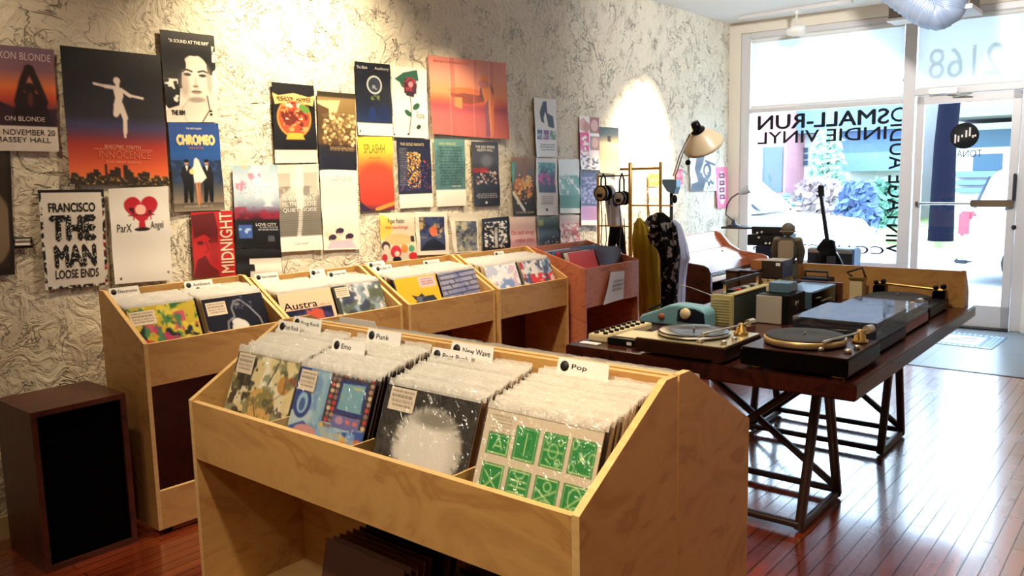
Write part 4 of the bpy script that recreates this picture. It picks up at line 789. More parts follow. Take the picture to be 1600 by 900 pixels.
def lean(Mx, x, y, z, t, yaw=0.): return Mx @ Matrix.Translation((x, y, z)) @ Matrix.Rotation(yaw, 4, 'Z') @ Matrix.Rotation(-t, 4, 'X')
def rec_copy(Mr, lab, group, q, jm=JME, fm=FME, film=True):
    o = bpy.data.objects.new('record', jm[int(q.integers(len(jm)))]); COL.objects.link(o); set_matrix(o, Mr); tag(o, lab, 'record', group)
    if film:
        f = bpy.data.objects.new('outer_sleeve', fm[int(q.integers(len(fm)))]); COL.objects.link(f); f.parent = o
    return o
def column(Mx, xc, ys, zs, ts, first, group, q, jm=JME, fm=FME, film=True, words='{} record behind the {}'):
    n = len(ys); SLOTS.setdefault(tuple(round(a, 4) for a in Mx.translation), {})[round(xc, 3)] = (list(ys), list(ts), list(zs)); wj = .008 if n > 16 else .003
    for i in range(n):
        yaw = (q.random() - .5) * (.005 if n > 16 else .004)
        rec_copy(lean(Mx, xc + (q.random() - .5) * wj, ys[i], zs[i], ts[i], yaw), words.format(ORD[i], first), group, q, jm, fm, film)
def cover(Mr, art, lab, group, sticker=None, stx=None, film=True, glossy=True, texts=(), side=1):
    quad = [Mr @ Vector(p) for p in ((-SQ, 0, .315), (SQ, 0, .315), (SQ, 0, 0), (-SQ, 0, 0))]
    o = sheet('record', art, [tuple(p) for p in quad], PRINTG, None, .0035); tag(o, lab, 'record', group)
    by = {}
    for c, it in texts: by.setdefault(c, []).append(it)
    for c, its in by.items(): lettering([tuple(p) for p in quad], its, o, ink(c), .0006)
    if sticker:
        s_ = Art(22, 14, (232, 214, 190)); s_.rows(.08, .15, .9, .9, 4, (110, 96, 84), 3, .8, .4); u0, v0, u1, v1 = sticker
        def U(u, v, d=.0016): return tuple(Mr @ Vector((-SQ + 2 * SQ * u, -d, .315 * (1 - v))))
        p = sheet('price_sticker', s_, [U(u0, v0), U(u1, v0), U(u1, v1), U(u0, v1)], PRINT, o)
    if film:
        q = np.random.default_rng(len(lab)); a = q.random() * 6
        def fn(u, v):
            x = -SQ - .001 + (2 * SQ + .002) * u; z = -.0 + .332 * v; e = (2 * u - 1) ** 2
            wob = .0012 * math.sin(9 * u + 5 * v + a) * math.sin(7 * v + 3 * u) + (.005 * max(0, v - .95) / .05 * math.sin(31 * u + a) if v > .95 else 0)
            return Mr @ Vector((x, -.0036 + wob, z + (.004 * math.sin(40 * u + a) * (v > .97))))
        MB().grid(fn, 30, 26).build('outer_sleeve', FILMC, o)
        mtop = MB().grid(lambda u, v: Mr @ Vector((-SQ - .001 + (2 * SQ + .002) * u, -.002 + .003 * math.sin(27 * u + a) * v, .309 + .020 * v * (1 + .2 * math.sin(43 * u + a)))), 28, 2); mtop.build('sleeve_lip', FILM, o)
    return o
def gap(Mx, xc, y, tt, zb):
    d = SLOTS.get(tuple(round(a, 4) for a in Mx.translation), {})
    if not d: return y, tt
    ys, ts, zs = d[min(d, key=lambda k: abs(k - xc))]
    dy = lambda i: (zb - (zs[i] + zs[i + 1]) / 2) * math.tan((ts[i] + ts[i + 1]) / 2)
    i = min(range(len(ys) - 1), key=lambda i: abs((ys[i] + ys[i + 1]) / 2 + dy(i) - y)); return (ys[i] + .0036 + ys[i + 1]) / 2 + .0001 + dy(i), (ts[i] + ts[i + 1]) / 2
def divider(Mr, lab, text, tab, dim=(.15, .046), zl=0.):
    """white card among the records with a raised tab carrying a dark round mark and the genre"""
    x0, x1 = tab, tab + dim[0]; z1 = .315 + dim[1]
    o = MB().prism([(-SQ, zl), (SQ, zl), (SQ, .30), (x1, .30), (x1 - .004, z1), (x0 + .004, z1), (x0, .30), (-SQ, .30)], 0, .0012, 'y').build('divider_card', PAPER); set_matrix(o, Mr); tag(o, lab, 'divider card', 'white genre divider cards')
    r = .0125; b = MB(); b.lathe([(r, 0), (r, .0004), (1e-4, .0005)], (0, 0, 0), 20, M=Matrix.Translation((x0 + .024, -.0003, z1 - .019)) @ Matrix.Rotation(math.pi / 2, 4, 'X')); b.build('round_mark', INK, o)
    quad = [(x0, 0, z1), (x1, 0, z1), (x1, 0, .315), (x0, 0, .315)]; w = min(.62, .075 * len(text) + .06)
    l = lettering(quad, [(text, .30, .26, .30 + w, .58, .004)], None, INK, .0006, 'lettering', world=False); l.parent = o
    return o

rg = np.random.default_rng(11)
# -- the island: two plywood bins back to back
DF = .64; xl, xr = at_z(297, 624, H - DF).x, at_z(905, 808, H - DF).x; yf, yb = at_z(905, 808, H - DF).y, at_z(1175, 655, H - DF).y
ZF, ZB = H - DF, 1.055; LI = xr - xl; DI = (yb - yf) / 2 - .002
MF = rot_frame((xl, yf), (xr, yf)); MBk = rot_frame((xr, yb + .005), (xl, yb + .005))
binF, fz, T_, cw = make_bin('record_bin', 'pale plywood record bin standing in front of the other bins, four columns facing the camera', MF, LI, DI, ZF, ZB, .18, 4, shelf=.22, casters=True)
binB, fzb, _, _ = make_bin('record_bin', 'pale plywood record bin backed against the front one, facing the dark wood table', MBk, LI, DI, ZF, ZB, .18, 4, shelf=.22, floor_z=.715)
cx = [T_ + cw * (k + .5) for k in range(4)]
def loc(px, py, y): p = at_y(px, py, y); return (MF.inverted() @ p)
# cover art of the four front records
a1 = Art(100, 100, (226, 206, 150), .66); a1.blots(5, 3, (236, 226, 190), .45, .6, .9); a1.poly([(.1, .1), (.35, .08), (.3, .5), (.05, .55)], (70, 60, 50)); a1.blots(12, 5, (30, 28, 26), .52, .56, .9, (0, .05, .45, .95)); a1.blots(12, 8, (40, 60, 40), .56, .6, .8, (.65, 0, 1, .5)); a1.poly([(.52, .08), (.72, .5), (.45, .55)], (240, 232, 206)); a1.line([(.68, .1), (.6, .42)], .008, (40, 36, 30)); a1.ell(.55, .72, .22, .24, (206, 160, 84)); a1.ell(.55, .72, .2, .22, (218, 174, 96)); a1.ell(.62, .67, .045, .055, (50, 40, 30)); a1.ell(.62, .67, .02, .025, (170, 150, 110)); a1.line([(.42, .66), (.52, .9)], .006, (90, 60, 40)); a1.ell(.84, .38, .10, .13, (196, 140, 70)); a1.line([(.84, .26), (.86, .5)], .006, (90, 50, 30)); a1.poly([(.9, .25), (1, .26), (1, .36), (.9, .34)], (206, 60, 44)); a1.blots(14, 9, (60, 50, 56), .54, .58, .8, (.65, .6, 1, .95)); a1.ring(.45, .35, .42, .34, .02, (120, 112, 96), .8); a1.blots(9, 14, (90, 100, 60), .56, .62, .6)
a2 = Art(110, 110, (130, 170, 200), .66); a2.blots(5, 3, (190, 210, 216), .45, .6, .9); a2.poly([(0, 0), (.14, 0), (.2, .3), (.12, .6), (0, .62)], (40, 70, 150)); a2.ell(.13, .50, .12, .2, (36, 62, 140)); a2.ell(.13, .5, .075, .14, (150, 190, 216)); a2.ell(.13, .52, .04, .09, (60, 96, 160)); a2.ell(.2, .22, .09, .14, (120, 96, 90)); a2.rect(.28, .0, .4, .75, (150, 190, 206), .8); a2.blots(7, 6, (110, 150, 196), .5, .6, .8, (.25, 0, .45, 1))
a2.rect(.44, 0, 1, .66, (50, 44, 50))
q_ = np.random.default_rng(4)
for i in range(12):
    for u in (.46, .52, .945): a2.ell(u + .02 + .01 * q_.random(), .03 + i * .075, .026, .03, [(180, 140, 120), (200, 60, 60), (140, 110, 110), (220, 190, 150)][int(q_.integers(4))])
for i in range(8): a2.ell(.5 + i * .06, .035, .026, .024, [(180, 150, 140), (150, 170, 190), (200, 120, 80)][i % 3])
a2.poly([(.58, .1), (.92, .08), (.93, .52), (.57, .52)], (30, 50, 120)); a2.poly([(.61, .14), (.89, .12), (.9, .47), (.6, .47)], (120, 170, 186)); a2.blots(5, 8, (200, 196, 130), .5, .6, .9, (.62, .16, .88, .45)); a2.rect(.57, .54, .92, .70, (110, 110, 170)); a2.ell(.66, .6, .05, .05, (190, 140, 170)); a2.ell(.77, .6, .03, .03, (220, 110, 110)); a2.ell(.86, .6, .03, .03, (220, 110, 110))
a2.poly([(0, .84), (.2, .72), (.42, .86), (.55, .8), (.7, .74), (1, .66), (1, 1), (0, 1)], (50, 90, 170)); a2.line([(.44, .72), (.52, .84), (.7, .8), (.86, .86)], .03, (230, 180, 80)); a2.line([(.5, .94), (.75, .88), (.95, .8)], .02, (220, 120, 70)); a2.ell(.25, .86, .16, .1, (214, 150, 150)); a2.ell(.72, .95, .16, .06, (30, 50, 110)); a2.blots(8, 12, (150, 190, 226), .56, .62, .7, (.4, .72, 1, 1))
a3 = Art(100, 100, (40, 38, 36), .66); a3.blots(5, 3, (66, 64, 58), .5, .65, .8); a3.blots(16, 5, (20, 20, 20), .55, .6, .6); a3.ell(.55, .66, .36, .46, (196, 190, 178), 1, .12); a3.ell(.52, .72, .30, .40, (236, 230, 220), 1, .5); q_ = np.random.default_rng(9)
for i in range(80):
    t = q_.random() * 6.28; a3.line([(.55 + .31 * math.cos(t), .66 + .40 * math.sin(t)), (.55 + (.36 + .03 * q_.random()) * math.cos(t + .05), .66 + (.46 + .04 * q_.random()) * math.sin(t + .05))], .004, [(226, 220, 210), (150, 146, 140), (90, 88, 84)][i % 3], .8)
a3.ell(.57, .34, .2, .09, (110, 104, 92), .7, .8)
a4 = Art(120, 120, (214, 202, 180)); a4.rows(.06, .06, .26, .20, 6, (150, 136, 116), 3, .7, .4)
def pitch(u0, v0, u1, v1, k):
    G, Wl = (24, 138, 66), (190, 222, 150); a4.rect(u0, v0, u1, v1, (40, 130, 70)); a4.rect(u0 + .012, v0 + .012, u1 - .012, v1 - .012, Wl); a4.rect(u0 + .017, v0 + .017, u1 - .017, v1 - .017, G)
    mu, mv, w, h = (u0 + u1) / 2, (v0 + v1) / 2, u1 - u0, v1 - v0; l = .005
    if k == 0: a4.line([(mu - .04, mv + .03), (mu, mv - .05), (mu + .04, mv + .03)], l, Wl); a4.line([(mu - .03, mv + .01), (mu + .03, mv + .01)], l, Wl)
    if k == 1: a4.line([(mu, v0 + .04), (mu, v1 - .04)], l, Wl); a4.ring(mu, mv, .05, .08, .06, (60, 160, 90))
    if k == 2: a4.line([(u0 + .02, mv), (u1 - .02, mv)], l, Wl); a4.ring(mu, mv, .04, .045, .12, Wl); a4.ring(u0 + .05, v0 + .05, .018, .02, .3, Wl); a4.ring(u1 - .05, v0 + .05, .018, .02, .3, Wl); a4.line([(u0 + .05, v1 - .06), (u0 + .08, v1 - .04)], l, Wl); a4.ring(u1 - .05, v1 - .05, .02, .022, .3, Wl)
    if k == 3: a4.line([(mu - .025, mv - .03), (mu + .025, mv + .03)], l, Wl); a4.line([(mu + .025, mv - .03), (mu - .025, mv + .03)], l, Wl); a4.ring(u1 - .02, mv, .03, .04, .15, Wl); a4.ring(u0 + .03, v0 + .04, .02, .03, .2, Wl); a4.ring(u0 + .03, v1 - .04, .02, .03, .2, Wl)
    if k == 4: a4.line([(u0 + .03, v0 + .06), (u1 - .03, v1 - .05)], l, Wl); a4.line([(u1 - .03, v0 + .05), (u0 + .03, v1 - .04)], l, Wl)
    if k == 5:
        for d in (-.04, 0, .04): a4.line([(u0 + .03, mv + d), (u1 - .03, mv + d)], l, Wl)
        a4.line([(mu, mv - .06), (mu, mv + .06)], l, Wl); a4.ring(mu, v0 + .02, .04, .04, .14, Wl)
    if k == 6: a4.line([(u0 + .02, mv - .03), (u1 - .02, mv + .06)], l, Wl); a4.line([(u0 + .02, mv + .05), (u1 - .02, mv - .04)], l, Wl); a4.ring(mu + .01, v0 + .06, .03, .03, .2, Wl); a4.ring(mu, v1 - .04, .035, .04, .16, Wl)
    if k == 7: a4.ring(mu, mv - .02, .05, .07, .1, Wl); a4.line([(u0 + .02, v1 - .05), (u1 - .03, v0 + .05)], l, Wl); a4.ring(mu + .02, v1 - .05, .04, .04, .15, Wl)
for k in range(4):
    u0 = .06 + k * .236
    pitch(u0, .10 + (.085 if k == 0 else 0), u0 + .2, .335, k); pitch(u0, .39, u0 + .2, .62, 4 + k); pitch(u0, .675, u0 + .2, .90, (2, 5, 1, 4)[k])
specs = [  # cover, column x shift, front y, label, sticker, name for the ones behind
    (a1, -.004, .050, 'cream collage record cover with a gold disc, leftmost front record of the near bin', (.03, .03, .30, .22), 'gold disc cover of the near bin'),
    (a2, -.008, .034, 'blue painted record cover with a television and brick border, in the near bin', (.02, .04, .25, .22), 'blue television cover of the near bin'),
    (a3, .004, .040, 'black record cover with a huge pale furry ball, in the near bin', (.04, .03, .33, .21), 'furry ball cover of the near bin'),
    (a4, .004, .026, 'beige record cover of eight green playing field cards, in the near bin', None, 'green cards cover of the near bin')]
for k, (art, dx, y0, lab, st, nm) in enumerate(specs):
    t0 = math.radians(21); x = cx[k] + dx
    cover(lean(MF, x, y0, fz + .004, t0), art, lab, 'records in the near plywood bin', st)
    n = [19, 20, 18, 22][k]; ys = []; zs = []; ts = []; yend = .262; j = 0
    d0 = (yend - y0 - .014) / n
    for i in range(n):
        f = (i + 1) / n
        ys.append(y0 + .010 + (yend - y0 - .010) * f + (rg.random() - .5) * .0008); zs.append(fz + .004 + .030 * f + (rg.random() - .5) * .006); ts.append(math.radians(21 - 6 * f))
    column(MF, x, ys, zs, ts, nm, 'records in the near plywood bin', rg)
def tabcard(px, py, y, text, lab, w=.15, Mx=MF, back=False):
    p = at_y(px, py, y); l = Mx.inverted() @ p; k = min(range(4), key=lambda i: abs(cx[i] - l.x - .06)); tt = math.radians(14)
    # the card stands so that its tab's top left corner is at the measured point
    z1 = .315 + .046; yb_, tt = gap(Mx, cx[k], l.y - math.sin(tt) * z1, tt, l.z - math.cos(tt) * z1); base = Matrix.Translation((cx[k], yb_, l.z - math.cos(tt) * z1)) @ Matrix.Rotation(-tt, 4, 'X')
    return divider(Mx @ base, lab, text, min(max(l.x - cx[k], -SQ), SQ - w), (w, .046), (fz + .004 - base.translation.z) / math.cos(tt))
tabcard(866, 559, 1.525, 'Pop', 'white divider card lettered Pop, rightmost in the near bin', .15)
tabcard(699, 534, 1.530, 'New Wave', 'white divider card lettered New Wave at the back of the near bin', .155)
tabcard(666, 542, 1.500, 'Post Punk', 'white divider card lettered Post Punk just before the New Wave card', .15)
tabcard(571, 513, 1.530, 'Punk', 'white divider card lettered Punk at the back of the near bin', .15)
tabcard(489, 526, 1.43, 'Emo', 'white divider card lettered Emo above the blue television cover', .15)
tabcard(455, 494, 1.53, 'Prog Rock', 'white divider card lettered Prog Rock at the top left of the near bin', .15)
tabcard(427, 501, 1.49, 'Post Rock', 'white divider card lettered Post Rock, left corner of the near bin', .12)
# the far side of the island: tops showing over the ridge
for k in range(4):
    n = 9; ys = [.268 - i * .022 for i in range(n)][::-1]; zs = [fzb + .004 + rg.random() * .003] * n; ts = [math.radians(12 + 1.5 * i) for i in range(n)][::-1]
    nm = ['column nearest the floor lamp side', 'second column from the open aisle', 'third column from the open aisle', 'column nearest the poster wall'][k] if k else 'column at the open aisle end'
    for i in range(n):
        rec_copy(lean(MBk, cx[k] + (rg.random() - .5) * .01, ys[n - 1 - i], zs[n - 1 - i], ts[n - 1 - i]), (ORD[i] + ' ' if i else 'first ') + 'record behind the ridge of the island, ' + nm, 'records in the bin facing the table', rg)
for px, py, w, lab in ((556, 498, .19, 'blank white card rising over the island ridge, leftmost'), (968, 569, .2, 'blank white card rising over the island ridge, rightmost')):
    p = at_y(px, py, 1.6515); l = MBk.inverted() @ p; tt = math.radians(12.75); k = min(range(4), key=lambda i: abs(cx[i] - l.x))
    z1 = .315 + .046; base = Matrix.Translation((cx[k], l.y - math.sin(tt) * z1, l.z - math.cos(tt) * z1)) @ Matrix.Rotation(-tt, 4, 'X'); Mr = MBk @ base
    x1 = max(min(l.x - cx[k], SQ), w - SQ); zl = (fzb + .004 - base.translation.z) / math.cos(tt); o = MB().prism([(-SQ, zl), (SQ, zl), (SQ, .315), (x1, .315), (x1 - .008, z1), (x1 - w + .008, z1), (x1 - w, .315), (-SQ, .315)], 0, .0012, 'y').build('divider_card', PAPER); set_matrix(o, Mr); tag(o, lab, 'divider card', 'white genre divider cards')
# dark records standing under the near bin
for i in range(9):
    x = 1.5 and (MF.inverted() @ Vector((-1.60, 0, 0))).x + .003 * i
    rec_copy(lean(MF, x, (.030 + i * .021), .222, math.radians(12)), ('front dark record of the stack under the near bin' if i == 0 else ORD[i] + ' dark record of the stack under the near bin'), 'dark records under the near bin', rg, JDE, FLOW, False)
for i in range(4):
    rec_copy(lean(MF, (MF.inverted() @ Vector((-1.19, 0, 0))).x, .10 + i * .022, .222, math.radians(13)), (ORD[i] if i else 'first') + ' dark record right of the stack under the near bin', 'dark records under the near bin', rg, JDE, FLOW, False)

# -- the four bins along the poster wall
def pz(px, py, z): p = at_z(px, py, z); return (p.x, p.y)
ZW = .845
wb = [('A', (-3.294, 1.576), (-3.276, 2.271)), ('B', (-3.262, 2.283), (-3.228, 2.970)), ('C', (-3.205, 2.990), (-3.187, 3.690)), ('D', (-3.172, 3.704), (-3.150, 4.400))]
wl = ['plywood record bin beside the walnut loudspeaker, first along the poster wall', 'plywood record bin with the peach lettered record in front, second along the poster wall', 'plywood record bin with the yellow record in front, third along the poster wall', 'plywood record bin next to the reddish crate, fourth along the poster wall']
WBIN = {}
for (k, a, c), lab in zip(wb, wl):
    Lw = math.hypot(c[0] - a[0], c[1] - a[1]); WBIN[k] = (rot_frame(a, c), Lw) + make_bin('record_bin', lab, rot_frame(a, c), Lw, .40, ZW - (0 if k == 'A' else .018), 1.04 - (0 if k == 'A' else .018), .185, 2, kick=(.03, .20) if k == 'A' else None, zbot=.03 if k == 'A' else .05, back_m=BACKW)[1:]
wa1 = Art(70, 70, (206, 180, 60), .64); wa1.blots(4, 3, (60, 110, 60), .5, .56, 1, (.5, 0, 1, .5)); wa1.blots(6, 5, (206, 90, 110), .46, .52, 1, (.15, .2, .8, .6)); wa1.rect(0, .35, .2, .8, (40, 56, 50)); wa1.blots(5, 8, (40, 50, 56), .5, .54, 1, (.2, .55, 1, 1)); wa1.blots(8, 11, (190, 60, 110), .56, .6, 1, (0, .5, 1, 1)); wa1.blots(9, 2, (230, 210, 80), .58, .62, .9); wa1.poly([(.05, .9), (.12, .7), (.3, .8), (.32, 1), (.05, 1)], (200, 70, 60)); wa1.blots(10, 17, (70, 130, 90), .57, .61, .9)
wa2 = Art(60, 60, (28, 30, 44), .64); wa2.line([(.3, .9), (.34, .6), (.46, .5), (.44, .3), (.5, .14), (.6, .12), (.72, .3), (.86, .6), (.9, .9)], .012, (150, 150, 160)); wa2.ell(.52, .78, .14, .2, (226, 224, 220)); wa2.ell(.48, .62, .08, .08, (226, 224, 220)); wa2.dots(10, 3, [(90, 96, 116)], .01, .02, (.5, .05, .95, .4)); wa2.ell(.54, .22, .05, .04, (120, 120, 130))
wb1 = Art(60, 60, (240, 200, 168), .64); wb1.rect(.07, .47, .93, .97, (26, 30, 60)); wb1.blots(4, 3, (70, 60, 110), .5, .6, .9, (.07, .47, .93, .97)); wb1.blots(5, 7, (206, 90, 60), .52, .58, .9, (.45, .5, .75, .97)); wb1.ell(.5, .86, .2, .07, (226, 70, 70)); wb1.ell(.58, .66, .06, .12, (200, 80, 60))
wb2 = Art(60, 60, (110, 120, 126), .64); wb2.blots(4, 3, (150, 170, 186), .45, .6, .9); wb2.blots(6, 5, (90, 100, 80), .5, .6, .9); wb2.blots(9, 9, (226, 226, 226), .58, .66, .9); wb2.blots(5, 12, (60, 66, 90), .55, .63, .9); wb2.rect(0, 0, .08, 1, (60, 66, 60))
wc1 = Art(60, 60, (236, 180, 40), .64); wc1.poly([(.3, .52), (.45, .58), (.55, .5), (.6, .6), (.82, .6), (.9, .8), (.84, .86), (.74, .8), (.62, .98), (.5, .84), (.36, .9), (.3, .78), (.4, .72)], (44, 50, 60)); wc1.blots(9, 3, (90, 104, 120), .54, .58, 1, (.4, .6, .8, .9)); wc1.rect(.55, .05, .95, .35, (226, 190, 196)); wc1.rows(.6, .1, .9, .3, 3, (120, 90, 90), 2)
wc2 = Art(60, 60, (150, 150, 176), .64); wc2.blots(4, 3, (120, 126, 170), .45, .6, .9); 
for i in range(7): wc2.line([(0, .1 + i * .15), (1, .04 + i * .15)], .012, (60, 60, 84)); wc2.line([((i * .37) % 1, .1 + i * .14), ((i * .37) % 1 + .04, .24 + i * .14)], .012, (60, 60, 84)); wc2.line([((i * .37 + .5) % 1, .06 + i * .14), ((i * .37 + .5) % 1 + .04, .2 + i * .14)], .012, (60, 60, 84))
wd1 = Art(60, 60, (190, 200, 226), .64); wd1.blots(4, 3, (120, 150, 206), .5, .6, .9); wd1.blots(5, 6, (226, 190, 206), .52, .62, .8); wd1.blots(8, 9, (246, 246, 250), .56, .62, .9); wd1.rect(.93, 0, 1, 1, (30, 30, 40))
wd2 = Art(60, 60, (206, 206, 216), .64); wd2.blots(4, 4, (226, 60, 70), .48, .54, 1, (.2, .45, 1, 1)); wd2.blots(5, 6, (110, 160, 200), .52, .6, .9, (0, 0, 1, .5)); wd2.rect(0, 0, .1, 1, (200, 50, 60)); wd2.blots(9, 9, (240, 236, 236), .56, .62, .9); wd2.blots(10, 14, (60, 70, 110), .6, .64, .8); wd2.ell(.85, .85, .1, .1, (196, 150, 60))
wcov = {'A': [(wa1, .0, .09, 'bright green yellow and pink record cover, front left in the bin beside the loudspeaker', (.02, .06, .38, .26), 'bright patterned cover beside the loudspeaker'), (wa2, .0, .06, 'dark navy record cover with a thin pale outline and white blot, first wall bin', (.04, .06, .36, .26), 'navy outline cover of the first wall bin')],
        'B': [(wb1, .0, .045, 'peach record cover with bold black lettering over a dark picture', None, 'peach lettered cover'), (wb2, .0, .045, 'grey blue painted record cover right of the peach lettered record', (.03, .03, .3, .2), 'grey blue painted cover beside the peach one')],
        'C': [(wc1, .0, .03, 'yellow record cover with a dark jagged animal shape', None, 'yellow animal cover'), (wc2, .0, .03, 'blue grey record cover drawn like a stone wall, right of the yellow one', None, 'stone wall cover')],
        'D': [(wd1, .0, .03, 'pale icy blue record cover in the fourth wall bin', None, 'icy blue cover'), (wd2, .0, .03, 'red white and blue record cover beside the reddish crate', None, 'red white and blue cover')]}
for k, lst in wcov.items():
    Mx, Lw, fzw, T_, w = WBIN[k]
    for j, (art, dx, y0, lab, st, nm) in enumerate(lst):
        x = T_ + w * (j + .5) + dx; t0 = math.radians(21); dark = (k == 'C') or (k == 'B' and j == 1)
        cover(lean(Mx, x, y0, fzw + .004, t0), art, lab, 'records in the wall bins', st, film=False, texts=[((20, 20, 24), ('Austra', .05, .165, .68, .285, .006)), ((170, 110, 80), ('FEEL IT', .72, .245, .92, .275))] if art is wb1 else ())
        n = 13; ys = [y0 + .012 + (.260 - y0 - .012) * (i + 1) / n for i in range(n)]
        column(Mx, x, ys, [fzw + .004 + .022 * (i + 1) / n + rg.random() * .005 for i in range(n)], [math.radians(21 - 5 * (i + 1) / n)] * n, nm, 'records in the wall bins', rg, (JME + JDE * 2) if dark else JME, FLOW if dark else FME, True)
def wallcard(k, px, py, text, lab, w=.13, dy=.27):
    Mx = WBIN[k][0]; Lw = WBIN[k][1]; inv = Mx.inverted(); o = inv @ Vector((0, 0, H)); r = inv.to_3x3() @ Vector(ray(px, py)); y = dy + .03; p = o + r * ((y - o.y) / r.y); tt = math.radians(14); z1 = .315 + .046
    wc = (Lw - .036) / 2; xcc = .018 + wc * (.5 if p.x + w / 2 < Lw / 2 else 1.5)
    zc_ = p.z - math.cos(tt) * z1; yb_, tt = gap(Mx, xcc, y - math.sin(tt) * z1, tt, zc_); return divider(Mx @ Matrix.Translation((xcc, yb_, zc_)) @ Matrix.Rotation(-tt, 4, 'X'), lab, text, min(max(p.x - xcc, -SQ), SQ - w), (w, .046), (WBIN[k][2] + .004 - zc_) / math.cos(tt))
wallcard('A', 167, 450, 'Electronic', 'white card lettered Electronic in the left corner of the first wall bin', .14, .31)
wallcard('A', 290, 439, 'Ambient', 'white card lettered Ambient above the navy cover, behind the Electronica card', .15, .31)
wallcard('A', 306, 446, 'Electronica', 'white card lettered Electronica directly above the navy cover', .15, .27)
wallcard('B', 401, 427, 'New Releases', 'white card lettered New Releases at the back left of the second wall bin', .14, .31)
wallcard('B', 487, 420, 'Folk', 'white card lettered Folk at the back of the second wall bin', .1, .31)
wallcard('B', 514, 423, 'Songwriter', 'white card lettered Songwriter above the grey blue painted cover', .13, .28)
wallcard('C', 574, 409, 'Indie', 'white card lettered Indie at the back left of the yellow record bin', .13, .31)
wallcard('C', 588, 414, 'Indie A', 'white card lettered Indie A above the yellow cover', .13, .28)
wallcard('C', 664, 406, 'Indie Rock', 'white card lettered Indie Rock behind the stone wall cover', .14, .31)
wallcard('C', 694, 409, 'Lo-Fi', 'white card lettered Lo-Fi above the stone wall cover', .13, .27)
wallcard('D', 770, 392, 'Local', 'white card lettered Local at the back of the fourth wall bin', .1, .33)
wallcard('D', 806, 396, 'Canada', 'white card lettered Canada above the red white and blue cover', .1, .26)
# -- the taller reddish crate
XE = -3.05; p0, p1 = at_x(914, 418, XE), at_x(998, 408, XE)
ME = rot_frame((XE, p0.y), (XE, p1.y)); LE = p1.y - p0.y
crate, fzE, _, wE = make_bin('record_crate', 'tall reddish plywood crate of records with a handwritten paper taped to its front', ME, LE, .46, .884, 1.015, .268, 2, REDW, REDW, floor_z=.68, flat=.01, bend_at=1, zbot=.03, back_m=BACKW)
for i in range(14):
    jm = [jacket_mesh(mat('record_jacket', c, .4)) for c in [((206, 60, 66), (60, 24, 30), (226, 220, 210), (30, 34, 44), (60, 50, 30), (24, 24, 30), (190, 40, 50), (26, 26, 34), (60, 90, 130), (34, 40, 60), (44, 60, 100), (26, 30, 44), (150, 160, 176), (40, 60, 100))[i]]]
    x = .018 + wE * (.5 if i % 2 == 0 else 1.5); y = .05 + (i // 2) * .034
    rec_copy(lean(ME, x, y, .682 + .01 * rg.random(), math.radians(20)), (ORD[i // 2] if i // 2 else 'front') + ' record in the ' + ('near' if i % 2 == 0 else 'far') + ' column of the reddish crate', 'records in the reddish crate', rg, jm, FLOW, False)
qd = [tuple(Vector(p)) for p in (at_x(954, 425, XE + .012), at_x(976, 423, XE + .012), at_x(974, 466, XE + .02), at_x(942, 477, XE + .02))]
def pb(u, v): return .006 * np.sin(3 * v) * (1 - u)
sg = Art(30, 50, (232, 234, 240)); o = sheet('paper_notice', sg, qd, PRINT, None, 0, pb); tag(o, 'white handwritten paper notice taped to the front of the reddish crate', 'notice')
lettering(qd, [('STEREO', .3, .28, .92, .36), ('EXPERIMENT', .26, .42, .94, .50), ('RECORDS', .3, .56, .84, .63)], o, INK, .009)

# -- walnut loudspeaker beside the bins
pa, pb_ = at_z(70, 897, 0), at_z(212, 848, 0); sx = -3.335; y0, y1 = 1.14, 1.503; zs_ = .648
sp = thing('loudspeaker', 'large walnut floor loudspeaker with black grille beside the first wall bin', 'loudspeaker', (sx, (y0 + y1) / 2, 0))
T = .022; b = MB(); xb = sx - .36
b.box((xb, y0, 0), (sx, y0 + T, zs_)); b.box((xb, y1 - T, 0), (sx, y1, zs_)); b.box((xb, y0 + T, zs_ - T), (sx, y1 - T, zs_)); b.box((xb, y0 + T, 0), (sx, y1 - T, T)); b.box((xb, y0 + T, T), (xb + .015, y1 - T, zs_ - T)); b.build('cabinet', WAL, sp, True)
gm = mat('black_grille_cloth', (4, 4, 5), .95, spec=.05); MB().box((sx - .03, y0 + T, T), (sx - .014, y1 - T, zs_ - T)).build('grille', gm, sp, True)

# ------------------------------------------------------------------ the long dark table
ZT = .73; TX0, TX1, TY0, TY1 = -2.16, -.868, 2.985, 5.145
tb = thing('table', 'long dark mahogany table on trestle legs covered with turntables', 'table', ((TX0 + TX1) / 2, (TY0 + TY1) / 2, 0))
MB().box((TX0, TY0, ZT - .065), (TX1, TY1, ZT), bev=.006).build('tabletop', DARKW, tb, True)
LEGM = mat('dark_stained_leg', (44, 24, 18), .4)
for yc in (3.48, 4.615):
    x0, x1 = -1.86, -1.15; h = .24 if yc < 4 else .205
    for x in (x0, x1):
        for s in (-1, 1):
            b = MB(); b.tube([(x, yc + s * h, .012), (x, yc + s * .04, ZT - .066)], .024, 4); b.build('leg', LEGM, tb, True)
        b = MB(); b.tube([(x, yc - h, .02), (x, yc + h, .02)], .019, 4); b.build('floor_bar', LEGM, tb, True)
    for s in (-1, 1):
        b = MB(); b.tube([(x0, yc + s * h, .035), (x1, yc + s * h, .035)], .018, 4); b.build('long_bar', LEGM, tb, True)
    for a, c, s in ((x0, x1, 1), (x1, x0, -1)):
        b = MB(); b.tube([(a, yc + s * .05, ZT - .08), (c, yc + s * (h - .01), .05)], .018, 4); b.build('cross_brace', LEGM, tb, True)

